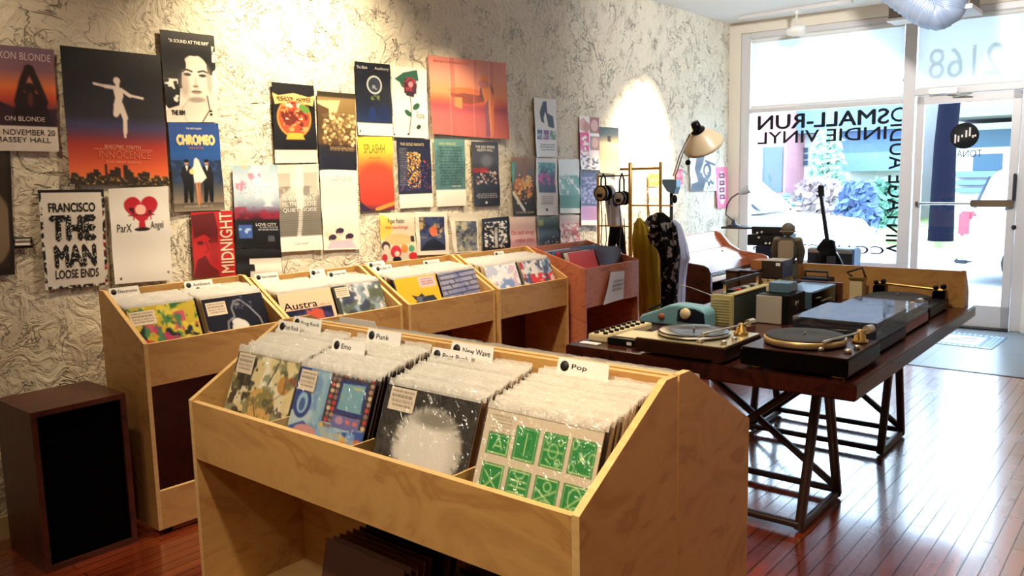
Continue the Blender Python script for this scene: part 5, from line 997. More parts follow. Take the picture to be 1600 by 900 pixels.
VIN = mat('vinyl_record', (12, 12, 13), .22)
def turntable(lab, x0, y0, x1, y1, z0, h, body, top, plat=GOLD, pr=.152, cover=None, arm=True, pc=None, matm=RUB, cov_h=.07, feet=True, name='turntable', rim=.018):
    t = thing(name, lab, 'turntable', ((x0 + x1) / 2, (y0 + y1) / 2, ZT)); z1 = z0 + h
    MB().box((x0, y0, z0), (x1, y1, z1), bev=.004).build('plinth', body, t, True)
    MB().box((x0 + .004, y0 + .004, z1), (x1 - .004, y1 - .004, z1 + .005), bev=.002).build('top_plate', top, t, True)
    cxp, cyp = pc if pc else (x0 + (x1 - x0) * .43, y0 + (y1 - y0) * .5); zp = z1 + .006
    MB().lathe([(pr * .72, 0), (pr * .95, .004), (pr + .005, .006), (pr + .005, rim), (pr + .001, rim + .004), (.001, rim + .004)], (cxp, cyp, zp), 56).build('platter', plat, t, True)
    p = MB().lathe([(pr - .001, 0), (pr + .0005, .003), (pr - .006, .0045), (pr * .4, .004), (pr * .38, .003), (.001, .003)], (cxp, cyp, zp + rim + .0045), 56).build('platter_mat', matm, t, True)
    MB().lathe([(.004, 0), (.004, .012), (.001, .015)], (cxp, cyp, zp + rim + .007), 10).build('spindle', CHROME, t, True)
    if arm:
        ax, ay = x1 - .055, y1 - .085; za = z1 + .005
        MB().lathe([(.030, 0), (.032, .012), (.022, .016), (.020, .034), (.012, .036), (.012, .052), (.001, .054)], (ax, ay, za), 24).build('arm_base', GOLD, t, True)
        A, B_ = Vector((ax, ay, za + .045)), Vector((ax - .05, max(y0 + .05, ay - .21), za + .04)); d = (B_ - A)
        MB().tube([A - d.normalized() * .05, A, A + d * .4 + Vector((.012, 0, .003)), A + d * .78 + Vector((.006, 0, .002)), B_], .0042, 8).build('tonearm', SILV, t, True)
        e = d.normalized(); MB().tube([B_ - e * .004, B_ + e * .03 + Vector((-.006, 0, -.006))], [.006, .009], 6).build('headshell', SILV, t, True)
        MB().tube([A - e * .085, A - e * .045], .017, 16).build('counterweight', SILV, t, True)
        for dx, dy, r in ((.028, -.13, .011), (-.075, -.235, .014), (.022, -.22, .013)): MB().lathe([(r, 0), (r, .012), (r * .8, .016), (.001, .016)], (ax + dx, max(y0 + .03, ay + dy), za), 16).build('control_knob', SILV, t, True)
    if feet:
        for fx in (x0 + .05, x1 - .05):
            for fy in (y0 + .05, y1 - .05): MB().lathe([(.022, 0), (.025, .004), (.02, z0 - ZT)], (fx, fy, ZT), 16).build('foot', GOLD, t, True)
    if cover is not None:
        zc = z1 + .004; th = .003; b = MB()
        b.box((x0 + .002, y0 + .002, zc), (x0 + .002 + th, y1 - .002, zc + cov_h)); b.box((x1 - .002 - th, y0 + .002, zc), (x1 - .002, y1 - .002, zc + cov_h)); b.box((x0 + .006, y0 + .002, zc), (x1 - .006, y0 + .002 + th, zc + cov_h)); b.box((x0 + .006, y1 - .005, zc), (x1 - .006, y1 - .002, zc + cov_h)); b.box((x0 + .002, y0 + .002, zc + cov_h), (x1 - .002, y1 - .002, zc + cov_h + th))
        b.build('dust_cover', cover, t, True)
    return t
ROSE = wood('rosewood_veneer', [(.3, (30, 14, 9)), (.6, (52, 24, 16)), (.7, (36, 17, 10))], (2, 9, 9), .35); BS(ROSE).inputs['Specular IOR Level'].default_value = .3
turntable('silver topped turntable in a dark wood plinth, nearest the record bins', -1.80, 3.0, -1.385, 3.37, ZT + .012, .056, ROSE, mat('champagne_plate', (204, 192, 160), .34, .75), SILV, pc=(-1.615, 3.19), matm=VIN, rim=.010)
turntable('large open turntable with gold rimmed platter and black plinth at the table corner', -1.32, 3.005, -.905, 3.41, ZT + .016, .066, BLKG, ROSE, mat('cream_gold_rim', (206, 178, 128), .35, .6), pc=(-1.135, 3.20), rim=.026)
turntable('turntable under a closed smoked dust cover, behind the corner turntable', -1.30, 3.50, -.945, 3.97, ZT + .006, .05, NAVY, CHAR, SILV, pc=(-1.14, 3.73), cover=SMOKE, cov_h=.075, feet=False)
turntable('turntable with pinkish red sides under a clear cover, third along the table edge', -1.30, 4.02, -.957, 4.44, ZT + .008, .045, mat('pink_red_side', (150, 70, 80), .35), mat('pale_top', (190, 196, 206), .3, .4), SILV, pc=(-1.14, 4.22), cover=SMOKE, cov_h=.05, feet=False)
t = turntable('black open turntable with a brass arm bar, farthest along the table edge', -1.36, 4.52, -.967, 4.95, ZT + .006, .05, BLACK, BLACK, CHAR, pc=(-1.17, 4.70), arm=False, feet=False)
b = MB(); b.tube([(-1.33, 4.90, ZT + .125), (-.99, 4.90, ZT + .105)], .007, 10)
b.build('arm_bar', BRASS, t, True)
for x, z in ((-1.31, .06), (-1.0, .05)):
    b = MB(); b.box((x - .035, 4.86, ZT + .056), (x + .03, 4.935, ZT + .056 + z), bev=.006); b.ball((x - .02, 4.87, ZT + .07 + z), .014, 8); b.ball((x + .012, 4.90, ZT + .075 + z), .016, 8); b.build('arm_mount', BLKG, t, True)

# small electronics at the near end
t = thing('drum_machine', 'long cream keypad box with rows of black buttons at the table end', 'electronics', (-2.06, 3.32, ZT))
MB().box((-2.125, 3.12, ZT), (-2.015, 3.53, ZT + .034), bev=.005).build('housing', CREAM, t, True)
for i in range(8):
    for j in range(2): MB().lathe([(.012, 0), (.012, .008), (.009, .011), (.001, .011)], (-2.095 + j * .05, 3.15 + i * .048, ZT + .034), 14).build('button', BLACK, t, True)
t = thing('tape_adapter', 'flat black box with a small white label in front of the silver topped turntable', 'electronics', (-1.94, 3.2, ZT))
MB().box((-2.005, 3.1, ZT), (-1.84, 3.34, ZT + .032), bev=.004).build('housing', BLACK, t, True); MB().box((-1.90, 3.0985, ZT + .008), (-1.875, 3.0995, ZT + .022)).build('label', PAPER, t, True); MB().box((-1.99, 3.14, ZT + .032), (-1.86, 3.30, ZT + .036), bev=.002).build('cream_panel', CREAM, t, True)
c0 = at_z(922, 537, ZT); tag(MB().box((c0.x - .05, c0.y - .018, ZT), (c0.x + .05, c0.y + .022, ZT + .005), bev=.002).build('card', PAPER), 'small blank white card lying at the left corner of the table', 'card')

# turquoise curvy radio
t = thing('retro_radio', 'turquoise curvy plastic radio with a round cream knob', 'radio', (-2.0, 3.72, ZT))
prof = [(-2.165, .0), (-2.17, .025), (-2.155, .042), (-2.06, .078), (-2.0, .105), (-1.95, .112), (-1.86, .108), (-1.81, .10), (-1.79, .08), (-1.785, 0)]
b = MB().prism([(x, ZT + z) for x, z in prof], 3.66, 3.775, 'y'); o = b.build('shell', mat('turquoise_plastic', (104, 152, 166), .35), t, True); mo = o.modifiers.new('b', 'BEVEL'); mo.width = .012; mo.segments = 3
b = MB().prism([(-1.945, ZT + .03), (-1.94, ZT + .085), (-1.91, ZT + .10), (-1.85, ZT + .098), (-1.80, ZT + .08), (-1.792, ZT + .02)], 3.655, 3.70, 'y'); b.build('speaker_recess', NAVY, t, True)
MB().lathe([(.028, 0), (.028, -.012), (.022, -.018), (.001, -.018)], (-1.895, 3.655, ZT + .072), 24, axis='y').build('knob', CREAM, t, True)
MB().lathe([(.018, 0), (.018, -.005), (.001, -.006)], (-2.035, 3.659, ZT + .045), 20, axis='y').build('round_badge', mat('rust_badge', (150, 84, 60), .4), t, True)
b = MB(); b.tube([(-2.13, 3.70, ZT + .066), (-2.06, 3.70, ZT + .10)], .006, 6); b.build('dial_slot', BLACK, t, True)

# green portable radio with handle
GRN = mat('dark_green_vinyl', (44, 50, 38), .5); GRL = mat('olive_cream_plastic', (176, 166, 116), .45)
t = thing('portable_radio', 'dark green portable radio with a ribbed cream end and raised carrying handle', 'radio', (-1.77, 4.02, ZT))
x0, x1, y0, y1, zt = -1.825, -1.715, 3.79, 4.30, ZT + .155
MB().box((x0, y0 + .03, ZT), (x1, y1, zt), bev=.006).build('housing', GRN, t, True)
b = MB(); b.box((x0 - .003, y0, ZT), (x1 + .003, y0 + .03, zt + .004), bev=.004)
for i in range(9): b.box((x0 + .008, y0 - .003, ZT + .02 + i * .014), (x1 - .008, y0, ZT + .026 + i * .014))
b.build('ribbed_end', GRL, t, True)
MB().box((x1 - .04, y0 + .04, zt), (x1 + .002, y1, zt + .006)).build('top_trim', GRL, t, True)
b = MB(); b.tube([(-1.78, y0 + .06, zt + .005), (-1.78, y0 + .06, zt + .06)], .007, 8); b.tube([(-1.78, y1 - .04, zt + .005), (-1.78, y1 - .04, zt + .06)], .007, 8); b.build('handle_post', CREAM, t, True)
MB().box((-1.79, y0 + .04, zt + .052), (-1.77, y1 - .02, zt + .068), bev=.004).build('handle', CHAR, t, True)
for k, c in enumerate(((24, 24, 26), (170, 40, 40), (24, 24, 26), (190, 186, 176), (24, 24, 26), (190, 186, 176))): MB().box((-1.80, y0 + .12 + k * .055, zt), (-1.755, y0 + .16 + k * .055, zt + .016), bev=.003).build('push_key', mat('key_plastic', c, .4), t, True)
b = MB(); b.tube([(-1.83, 3.86, zt - .02), (-1.95, 3.83, zt + .022), (-2.03, 3.86, zt + .03)], .003, 6); b.build('antenna', CHROME, t, True)

# silver faced clock radio
t = thing('clock_radio', 'square silver faced radio with black sides, right of the green portable radio', 'radio', (-1.6, 4.07, ZT))
MB().box((-1.667, 3.985, ZT), (-1.50, 4.22, ZT + .148), bev=.003).build('housing', BLACK, t, True)
MB().box((-1.665, 3.975, ZT + .002), (-1.532, 3.985, ZT + .145), bev=.003).build('silver_face', mat('matte_silver', (190, 184, 172), .4, .3), t, True)
b = MB(); b.tube([(-1.4985, 4.08, ZT + .09), (-1.4985, 4.085, ZT + .11), (-1.4985, 4.10, ZT + .10), (-1.4985, 4.10, ZT + .07)], .0018, 6); b.tube([(-1.4985, 4.10, ZT + .10), (-1.4985, 4.115, ZT + .11), (-1.4985, 4.12, ZT + .09)], .0018, 6); b.build('side_mark', SILV, t, True)
t = thing('cassette_player', 'small dark player with a bluish window standing on the square silver radio', 'radio', (-1.58, 4.13, ZT + .148))
MB().box((-1.64, 4.07, ZT + .149), (-1.53, 4.19, ZT + .20), bev=.004).build('housing', BLUEM, t, True); MB().box((-1.529, 4.085, ZT + .158), (-1.527, 4.175, ZT + .192)).build('tape_window', mat('blue_window', (130, 150, 170), .15), t, True); MB().box((-1.66, 4.09, ZT + .149), (-1.642, 4.13, ZT + .186), bev=.002).build('cream_block', CREAM, t, True)

# blue topped deck and others along the middle
t = thing('cassette_deck', 'wide hi-fi deck with a blue grey top and wooden end panel', 'hi-fi', (-1.6, 4.55, ZT))
MB().box((-1.70, 4.33, ZT + .03), (-1.505, 4.74, ZT + .125), bev=.003).build('housing', mat('blue_deck_top', (84, 110, 130), .35, .5), t, True)
MB().box((-1.505, 4.335, ZT + .03), (-1.497, 4.70, ZT + .12)).build('front_panel', BLKG, t, True); MB().box((-1.82, 4.74, ZT + .004), (-1.48, 4.775, ZT + .13), bev=.003).build('wood_end', WAL, t, True)
MB().box((-1.70, 4.345, ZT), (-1.51, 4.74, ZT + .03)).build('base', BLACK, t, True)
b = MB(); b.box((-1.4975, 4.38, ZT + .085), (-1.490, 4.44, ZT + .09)); b.box((-1.4975, 4.46, ZT + .06), (-1.490, 4.62, ZT + .066)); b.build('trim_bars', SILV, t, True)
t = thing('travel_radio', 'cream fronted travel radio with a dark handle by the plywood bin', 'radio', (-1.44, 4.9, ZT))
MB().box((-1.475, 4.865, ZT), (-1.405, 4.95, ZT + .135), bev=.004).build('housing', CREAM, t, True); MB().box((-1.48, 4.86, ZT + .135), (-1.40, 4.955, ZT + .152), bev=.003).build('brass_top', GOLD, t, True)
b = MB(); b.tube([(-1.47, 4.90, ZT + .15), (-1.50, 4.89, ZT + .175), (-1.42, 4.91, ZT + .205), (-1.40, 4.91, ZT + .15)], .007, 8); b.build('handle', CHAR, t, True)
t = thing('cassette_recorder', 'small black and chrome cassette recorder behind the blue topped deck', 'radio', (-1.72, 4.86, ZT))
MB().box((-1.74, 4.80, ZT), (-1.58, 4.93, ZT + .14), bev=.004).build('housing', NAVY, t, True); MB().box((-1.73, 4.792, ZT + .11), (-1.60, 4.80, ZT + .13)).build('chrome_strip', CHROME, t, True)
b = MB(); b.tube([(-1.73, 4.86, ZT + .14), (-1.73, 4.86, ZT + .175), (-1.60, 4.86, ZT + .175), (-1.60, 4.86, ZT + .14)], .007, 8); b.build('handle', CHAR, t, True)
YB_ = 4.78
def tb_box(nm, lab, cat, px0, px1, pyt, y, dep, zb, m, zt=None):
    a, c = at_y(px0, pyt, y), at_y(px1, pyt, y); return a.x, c.x, (zt if zt else (a.z + c.z) / 2)
for px0, px1, lab in ((1134, 1153, 'small dark walnut speaker box, left one behind the green radio handle'), (1156, 1180, 'small dark walnut speaker box, right one behind the green radio handle')):
    xa, xc, zz = tb_box('', '', '', px0, px1, 425, 4.33, .1, ZT, WAL); t = thing('bookshelf_speaker', lab, 'loudspeaker', ((xa + xc) / 2, 4.38, ZT), group='walnut speaker boxes')
    MB().box((xa, 4.33, ZT), (xc, 4.43, zz), bev=.003).build('cabinet', WAL, t, True); MB().box((xa + .006, 4.325, ZT + .01), (xc - .006, 4.329, zz - .01)).build('grille', mat('brown_grille', (54, 30, 22), .8), t, True)
    MB().box((xa - .002, 4.325, zz), (xc + .002, 4.435, zz + .008)).build('top_board', ROSE, t, True)
xa, xc, zz = tb_box('', '', '', 1187, 1216, 436, 4.44, .1, ZT, CREAM)
SPK = mat('speckled_cardboard', (206, 176, 120), .7); n_ = N(SPK, 'ShaderNodeTexNoise'); n_.inputs['Scale'].default_value = 90; L(SPK, coords(SPK), n_.inputs['Vector']); L(SPK, ramp(SPK, n_.outputs[0], [(.42, (110, 84, 50)), (.52, (216, 186, 128))]), BS(SPK).inputs['Base Color'])
t = thing('carton', 'speckled tan box under the dark box with a bluish side', 'box', ((xa + xc) / 2, 4.55, ZT)); zb_ = zz
MB().box((xa - .02, 4.44, ZT), (xc + .0, 4.66, zb_), bev=.003).build('box_body', SPK, t, True); MB().box((xa - .023, 4.437, zb_ - .025), (xc + .003, 4.663, zb_ + .0)).build('lid', SPK, t, True)
xa, xm, xc = at_y(1172, 408, 4.48).x, at_y(1190, 408, 4.48).x, at_y(1222, 408, 4.48).x; zt_ = at_y(1200, 408, 4.48).z
t = thing('storage_box', 'dark box with brown end, bluish side and white label on the speckled tan box', 'box', ((xa + xc) / 2, 4.56, zb_))
MB().box((xm, 4.48, zb_ + .001), (xc, 4.64, zt_), bev=.002).build('box_body', mat('dark_brown_board', (40, 26, 20), .6), t, True); MB().box((xa, 4.485, zb_ + .001), (xm, 4.635, zt_), bev=.002).build('brown_end', mat('tan_board', (150, 96, 50), .6), t, True)
MB().box((xc, 4.485, zb_ + .002), (xc + .004, 4.635, zt_ - .002)).build('blue_side', mat('blue_board', (50, 62, 96), .5), t, True); MB().box((xm + .004, 4.484, zt_), (xc - .002, 4.636, zt_ + .004)).build('pale_lid', mat('pale_grey_board', (170, 170, 168), .6), t, True)
MB().box((xc - .035, 4.4785, zt_ - .025), (xc - .01, 4.4795, zt_ - .008)).build('label', PAPER, t, True)
# helmeted toy figure
fx = at_y(1231, 380, 4.84).x; F = thing('figurine', 'grey olive helmeted toy figure with a pale back pack, standing at the table middle', 'figurine', (fx, 4.84, ZT), math.radians(10))
ZH = at_y(1231, 348, 4.84).z - ZT; OLV = mat('olive_grey_plastic', (92, 90, 78), .55); k = ZH / .40
b = MB(); b.tube([(-.035 * k, 0, .0), (-.036 * k, 0, .10 * k), (-.026 * k, 0, .2 * k)], [.018 * k, .022 * k, .026 * k], 10); b.tube([(.035 * k, 0, .0), (.036 * k, 0, .10 * k), (.026 * k, 0, .2 * k)], [.018 * k, .022 * k, .026 * k], 10)
b.ball((0, 0, .26 * k), .05 * k, 12, sc=(1.1, .75, 1.4)); b.tube([(-.048 * k, 0, .31 * k), (-.066 * k, .01, .25 * k), (-.058 * k, .03, .19 * k)], [.024 * k, .022 * k, .016 * k], 10); b.tube([(.048 * k, 0, .31 * k), (.066 * k, .01, .25 * k), (.058 * k, .03, .19 * k)], [.024 * k, .022 * k, .016 * k], 10)
b.box((-.045 * k, -.02 * k, 0), (-.02 * k, .035 * k, .016 * k), bev=.004); b.box((.02 * k, -.02 * k, 0), (.045 * k, .035 * k, .016 * k), bev=.004); b.build('body', OLV, F)
b = MB(); b.ball((0, 0, .365 * k), .036 * k, 14, sc=(.95, 1, 1.02)); b.lathe([(.036 * k, 0), (.043 * k, .003), (.036 * k, .008)], (0, 0, .352 * k), 20); b.build('helmet', mat('grey_helmet', (120, 116, 106), .5), F)
b = MB(); b.box((-.038 * k, -.062 * k, .215 * k), (.038 * k, -.034 * k, .31 * k), bev=.008); b.build('back_pack', mat('tan_grey_pack', (166, 154, 136), .6), F)
b = MB(); b.lathe([(.046 * k, 0), (.048 * k, .012 * k), (.044 * k, .016 * k)], (0, 0, .19 * k), 16); b.build('belt', CHAR, F)
for s in (-1, 1): MB().ball((s * .052 * k, 0, .31 * k), .022 * k, 10, sc=(1, 1, .8)).build('shoulder_pad', mat('pad_grey', (126, 120, 106), .5), F); MB().box((s * .032 * k - .012 * k, -.026 * k, .09 * k), (s * .032 * k + .012 * k, -.014 * k, .125 * k), bev=.003).build('knee_pad', CHAR, F)

# plywood bin standing across the far end of the table
t = thing('plywood_tray', 'low plywood bin standing across the far end of the dark table', 'bin', (-1.5, 5.05, ZT))
prof = [(5.0, ZT), (5.0, .936), (5.03, .936), (5.135, .80), (5.135, ZT)]
for x in (-2.12, -.923):
    b = MB().prism(prof, x, x + .018, 'x'); b.build('side_panel', PLY, t, True)
MB().box((-2.102, 5.001, ZT + .001), (-.923, 5.018, .934)).build('front_panel', PLY, t, True); MB().box((-2.102, 5.118, ZT + .001), (-.923, 5.134, .80)).build('back_panel', PLY, t, True)

# ------------------------------------------------------------------ electric piano by the wall
px0, px1, py0, py1 = -3.45, -2.87, 5.95, 7.15
t = thing('piano', 'small walnut electric piano with white keys against the poster wall', 'piano', ((px0 + px1) / 2, (py0 + py1) / 2, 0), 0)
for nm, y, dark in (('end_panel', py0, True), ('end_panel', py1 - .03, False)):
    pts = [(px0, 0), (px0, .95), (px0 + .06, .955), (px0 + .12, .93), (px0 + .2, .84), (px0 + .30, .785), (px1 - .06, .755), (px1 - .02, .74), (px1, .70), (px1, 0)]
    if dark: pts = [(px0, 0), (px0, .80), (px0 + .3, .79), (px1 - .06, .765), (px1 - .02, .75), (px1, .71), (px1, 0)]
    b = MB().prism(pts, y, y + .03, 'y'); o = b.build(nm, DARKW if dark else PIANO, t, True)
yy0, yy1 = py0 + .03, py1 - .03
b = MB().prism([(px0 + .02, .3), (px0 + .02, .95), (px0 + .05, .95), (px0 + .16, .82), (px0 + .16, .3)], yy0, yy1, 'y'); b.build('music_panel', PIANO, t, True)
b = MB().prism([(px0 + .16, .70), (px0 + .16, .815), (px0 + .30, .765), (px0 + .30, .70)], yy0, yy1, 'y'); b.build('white_fascia', mat('white_fascia_plastic', (226, 224, 222), .25), t, True)
b = MB().prism([(px0 + .30, .66), (px0 + .30, .765), (px0 + .37, .72), (px0 + .40, .66)], yy0, yy1, 'y'); b.build('fallboard', PIANO, t, True)
MB().box((px0 + .16, yy0, .56), (px1, yy1, .63)).build('key_bed', PIANO, t, True); MB().box((px0 + .05, yy0, .08), (px0 + .07, yy1, .56)).build('knee_panel', PIANO, t, True)
MB().box((px1 - .02, yy0, .50), (px1, yy1, .635)).build('key_slip', PIANO, t, True)
nk = 44; kw = (yy1 - yy0) / nk; b = MB()
for i in range(nk): b.box((px0 + .40, yy0 + i * kw + .0006, .63), (px1 - .022, yy0 + (i + 1) * kw - .0006, .65))
o = b.build('white_keys', mat('ivory_key', (236, 232, 222), .25), t, True); o['kind'] = 'stuff'
b = MB()
for i in range(nk):
    if i % 7 in (0, 1, 3, 4, 5): b.box((px0 + .40, yy0 + (i + .72) * kw, .65), (px0 + .50, yy0 + (i + 1.28) * kw, .662))
o = b.build('black_keys', BLKG, t, True); o['kind'] = 'stuff'
for y in (6.2, 6.9): MB().lathe([(.008, 0), (.008, .01), (.001, .012)], (px0 + .232, y, .79), 12).build('fascia_knob', BLACK, t, True)

# ------------------------------------------------------------------ clothes rail, garments and headphones
YRk = 5.5
def R_(px, py, dy=0): return at_y(px, py, YRk + dy)
t = thing('clothes_rail', 'brass tube clothes rail behind the reddish crate', 'clothes rail', (R_(985, 450).x, YRk, 0))
xa, xb = R_(985, 300).x, R_(1032, 300).x; zt = R_(985, 258).z; xw = xa - .30
for x in (xa, xb): MB().lathe([(.016 if x == xa else .012, .0), (.016 if x == xa else .012, zt + .01), (.009, zt + .02)], (x, YRk, 0), 12).build('post', BRASS, t, True)
z1, z2, z3 = R_(985, 264).z, R_(985, 321).z, R_(1003, 451).z
MB().tube([(xa - .09, YRk, z1), (xb + .01, YRk, z1)], .010, 10).build('top_bar', BRASS, t, True)
z0 = R_(950, 275).z; ZHOOK = z0; MB().tube([(xw, YRk, z0), (xa, YRk, z0)], .006, 8).build('hook_bar', CHAR, t, True)
MB().tube([(xa, YRk, z2), (xb + .1, YRk, z2)], .006, 8).build('middle_bar', BRASS, t, True)
zl = R_(950, 353).z; MB().tube([(xw, YRk, zl), (xa, YRk, zl)], .006, 8).build('hook_bar', BRASS, t, True)
MB().tube([(xa, YRk, z3), (xb + .14, YRk, z3)], .007, 8).build('low_bar', BRASS, t, True)
MB().lathe([(.011, 0), (.011, z0 + .02)], (xw, YRk, 0), 12).build('post', BRASS, t, True); MB().lathe([(.009, 0), (.009, z3 + .01)], (xb + .14, YRk, 0), 12).build('post', BRASS, t, True)
def garment(name, lab, cat, rows, dy, thick, m, folds=5, amp=.18, seed=0):
    q = np.random.default_rng(seed); a = q.random() * 6; n = 64; b = MB(); vs = []; R2 = []
    for (l0, r0, p0), (l1, r1, p1) in zip(rows[:-1], rows[1:]):
        for k in range(3): f = k / 3; R2.append((l0 + (l1 - l0) * f, r0 + (r1 - r0) * f, p0 + (p1 - p0) * f))
    R2.append(rows[-1])
    for i, (l, r, py) in enumerate(R2):
        p, s = R_(l, py, dy), R_(r, py, dy); c = (p + s) / 2; w = (s.x - p.x) / 2; g = min(1, i / 7)
        for k in range(n):
            u = 2 * math.pi * k / n; t = folds * u + a + .10 * i + .8 * math.sin(.23 * i + u)
            f = 1 + amp * g * (math.sin(t) + .5 * math.sin(2.3 * t + a))
            vs.append((c.x + w * math.cos(u) * (1 + .05 * g * math.sin(3 * t)), YRk + dy + thick * (.35 + .65 * g) * f * math.sin(u), c.z + .006 * g * math.sin(t * 1.7)))
    fs = [(i * n + k, i * n + (k + 1) % n, (i + 1) * n + (k + 1) % n, (i + 1) * n + k) for i in range(len(R2) - 1) for k in range(n)]
    b.add(vs, fs + [tuple(range(n))[::-1], tuple(range((len(R2) - 1) * n, len(R2) * n))], 0, True); return tag(b.build(name, m), lab, cat)
def fabric(name, c, c2=None, sc=14):
    m = mat(name, c, .9, spec=.2)
    if c2: n_ = N(m, 'ShaderNodeTexNoise'); n_.inputs['Scale'].default_value = sc; L(m, coords(m), n_.inputs['Vector']); L(m, ramp(m, n_.outputs[0], [(.56, c), (.6, c2)]), BS(m).inputs['Base Color'])
    return m
def hanger(o, px, py, dy, w):
    p = R_(px, py, dy); b = MB(); b.tube([p + Vector((-w, 0, -.04)), p + Vector((0, 0, .01)), p + Vector((w, 0, -.04))], .004, 6); b.tube([p, p + Vector((0, 0, .05)), p + Vector((.012, 0, .062)), p + Vector((.02, 0, .05))], .003, 6); b.build('hanger', CHROME, o, True)
o = garment('dress', 'long olive yellow dress hanging on the brass rail', 'dress', [(996, 1001, 341), (991, 1012, 352), (989, 1020, 372), (990, 1026, 395), (992, 1027, 420), (998, 1028, 450), (1000, 1030, 486), (1001, 1030, 505)], -.085, .05, fabric('olive_cloth', (172, 148, 44)), 9, .34, 1); hanger(o, 998, 343, -.085, .05)
o = garment('jacket', 'black jacket with pale pattern bunched on the brass rail', 'jacket', [(1026, 1036, 332), (1012, 1046, 340), (1008, 1052, 348), (1018, 1055, 356), (1014, 1058, 368), (1019, 1060, 380), (1030, 1061, 390), (1035, 1060, 404), (1036, 1058, 430), (1036, 1056, 460), (1035, 1056, 490), (1036, 1056, 505)], -.22, .06, fabric('black_patterned_cloth', (14, 14, 20), (150, 146, 140), 22), 7, .42, 2); hanger(o, 1031, 334, -.22, .05)
o = garment('coat', 'pale lavender coat hanging at the right end of the brass rail', 'coat', [(1047, 1056, 344), (1048, 1064, 352), (1051, 1070, 375), (1053, 1077, 403), (1056, 1072, 415), (1056, 1068, 440), (1057, 1066, 475), (1058, 1066, 500)], .10, .06, fabric('lavender_cloth', (184, 188, 214)), 7, .3, 3); hanger(o, 1053, 346, .10, .05)
o = garment('shirt', 'white shirt with blue streaks hanging behind the headphones', 'shirt', [(947, 956, 289), (944, 962, 297), (946, 966, 312), (948, 970, 330), (950, 972, 347), (950, 973, 353)], .13, .03, fabric('white_blue_cloth', (226, 230, 238), (60, 90, 150), 7), 4, .2, 4)
b = MB(); zq = R_(960, 353).z
def leg_rows(b, rows):
    n = 16; vs = []
    for l, r, py in rows:
        p, s = R_(l, py, .13), R_(r, py, .13); c = (p + s) / 2; w = (s.x - p.x) / 2
        for k in range(n): vs.append((c.x + w * math.cos(6.2832 * k / n), YRk + .13 + .028 * math.sin(6.2832 * k / n), c.z))
    b.add(vs, [(i * n + k, i * n + (k + 1) % n, (i + 1) * n + (k + 1) % n, (i + 1) * n + k) for i in range(len(rows) - 1) for k in range(n)] + [tuple(range(n)), tuple(range((len(rows) - 1) * n, len(rows) * n))], 0, True)
leg_rows(b, [(953, 973, 352), (952, 974, 366), (951, 965, 372), (950, 959, 392), (949, 957, 410)]); leg_rows(b, [(953, 973, 352), (954, 975, 366), (962, 976, 374), (966, 978, 392), (969, 979, 410)])
tag(b.build('trousers', fabric('black_cloth', (14, 14, 18))), 'black trousers hanging under the white and blue shirt', 'trousers')
def headphones(lab, px, py, pz_top, r_px, dy, face, mark):
    c = R_(px, py, dy); r = R_(px + r_px, py, dy).x - c.x; top = R_(px, pz_top, dy)
    t = thing('headphones', lab, 'headphones', tuple(c), group='headphones on the rail')
    for s, dd in ((0, 0), (1, .075)):
        M_ = Matrix.Translation((c.x - (.004 if s else 0), c.y + dd, c.z))
        MB().lathe([(r * .6, -.012), (r, -.010), (r, .010), (r * .8, .018), (.001, .018)], (0, 0, 0), 24, M=M_, axis='y').build('ear_cup', BLACK, t, True)
    MB().lathe([(r * .82, -.013), (r * .78, -.018), (.001, -.019)], tuple(c), 24, axis='y').build('cup_face', face, t, True)
    MB().box((c.x - r * .4, c.y - .022, c.z - r * .5), (c.x + r * .4, c.y - .0195, c.z - r * .05), bev=.002).build('cup_badge', BLACK, t, True)
    h = ZHOOK + .0185 - c.z; MB().tube([(c.x, c.y, c.z + r * .8), (c.x, c.y + .005, c.z + h * .75), (c.x, c.y + .037, c.z + h), (c.x - .003, c.y + .07, c.z + h * .75), (c.x - .004, c.y + .075, c.z + r * .8)], .007, 8).build('headband', BLACK, t, True)
    MB().tube([(c.x, c.y, c.z - r), (c.x + .01, c.y, c.z - r - .15), (c.x - .01, c.y + .01, c.z - r - .33), (c.x + .03, c.y, c.z - r - .40), (c.x + .05, c.y, c.z - r - .3), (c.x + .04, c.y, c.z - r - .1)], .004, 6).build('cord', BLACK, t, True)
headphones('black headphones with a tan ear cup, left pair on the rail', 939, 302, 268, 10.5, -.037, mat('tan_cup', (196, 160, 96), .5), 1)
headphones('black headphones with a silver ear cup, right pair on the rail', 968, 310, 268, 9.5, -.037, mat('silver_cup', (180, 172, 160), .4, .4), 1)

# big jointed lamp beside the rail
YL = 5.75
def Q_(px, py, dy=0): return at_y(px, py, YL + dy)
t = thing('floor_lamp', 'tall jointed lamp with a wide cream shade beside the clothes rail', 'lamp', (Q_(1049, 345).x, YL, 0))
xp = Q_(1049, 345).x; zj = Q_(1049, 292).z
MB().lathe([(.16, 0), (.16, .012), (.03, .03), (.014, .05), (.014, zj)], (xp, YL, 0), 20).build('stand', CHAR, t, True)
a, c = Q_(1036, 280), Q_(1060, 303); b = MB(); b.prism([(a.x, a.z - .015), (a.x + .02, a.z), (c.x, a.z - .005), (c.x, a.z - .06), (c.x - .02, c.z), (a.x + .055, c.z + .02), (a.x + .03, a.z - .06)], YL - .035, YL + .035, 'y'); b.build('joint_head', BLUEM, t, True)
b = MB(); e0, e1, e2 = Q_(1052, 275), Q_(1062, 243), Q_(1078, 209, -.02); w = Vector((.025, 0, .01)); b.tube([e0, e1, e2], .006, 8); b.tube([e0 + w, e1 + w, e2 + w], .006, 8); b.build('arm', SILV, t, True)
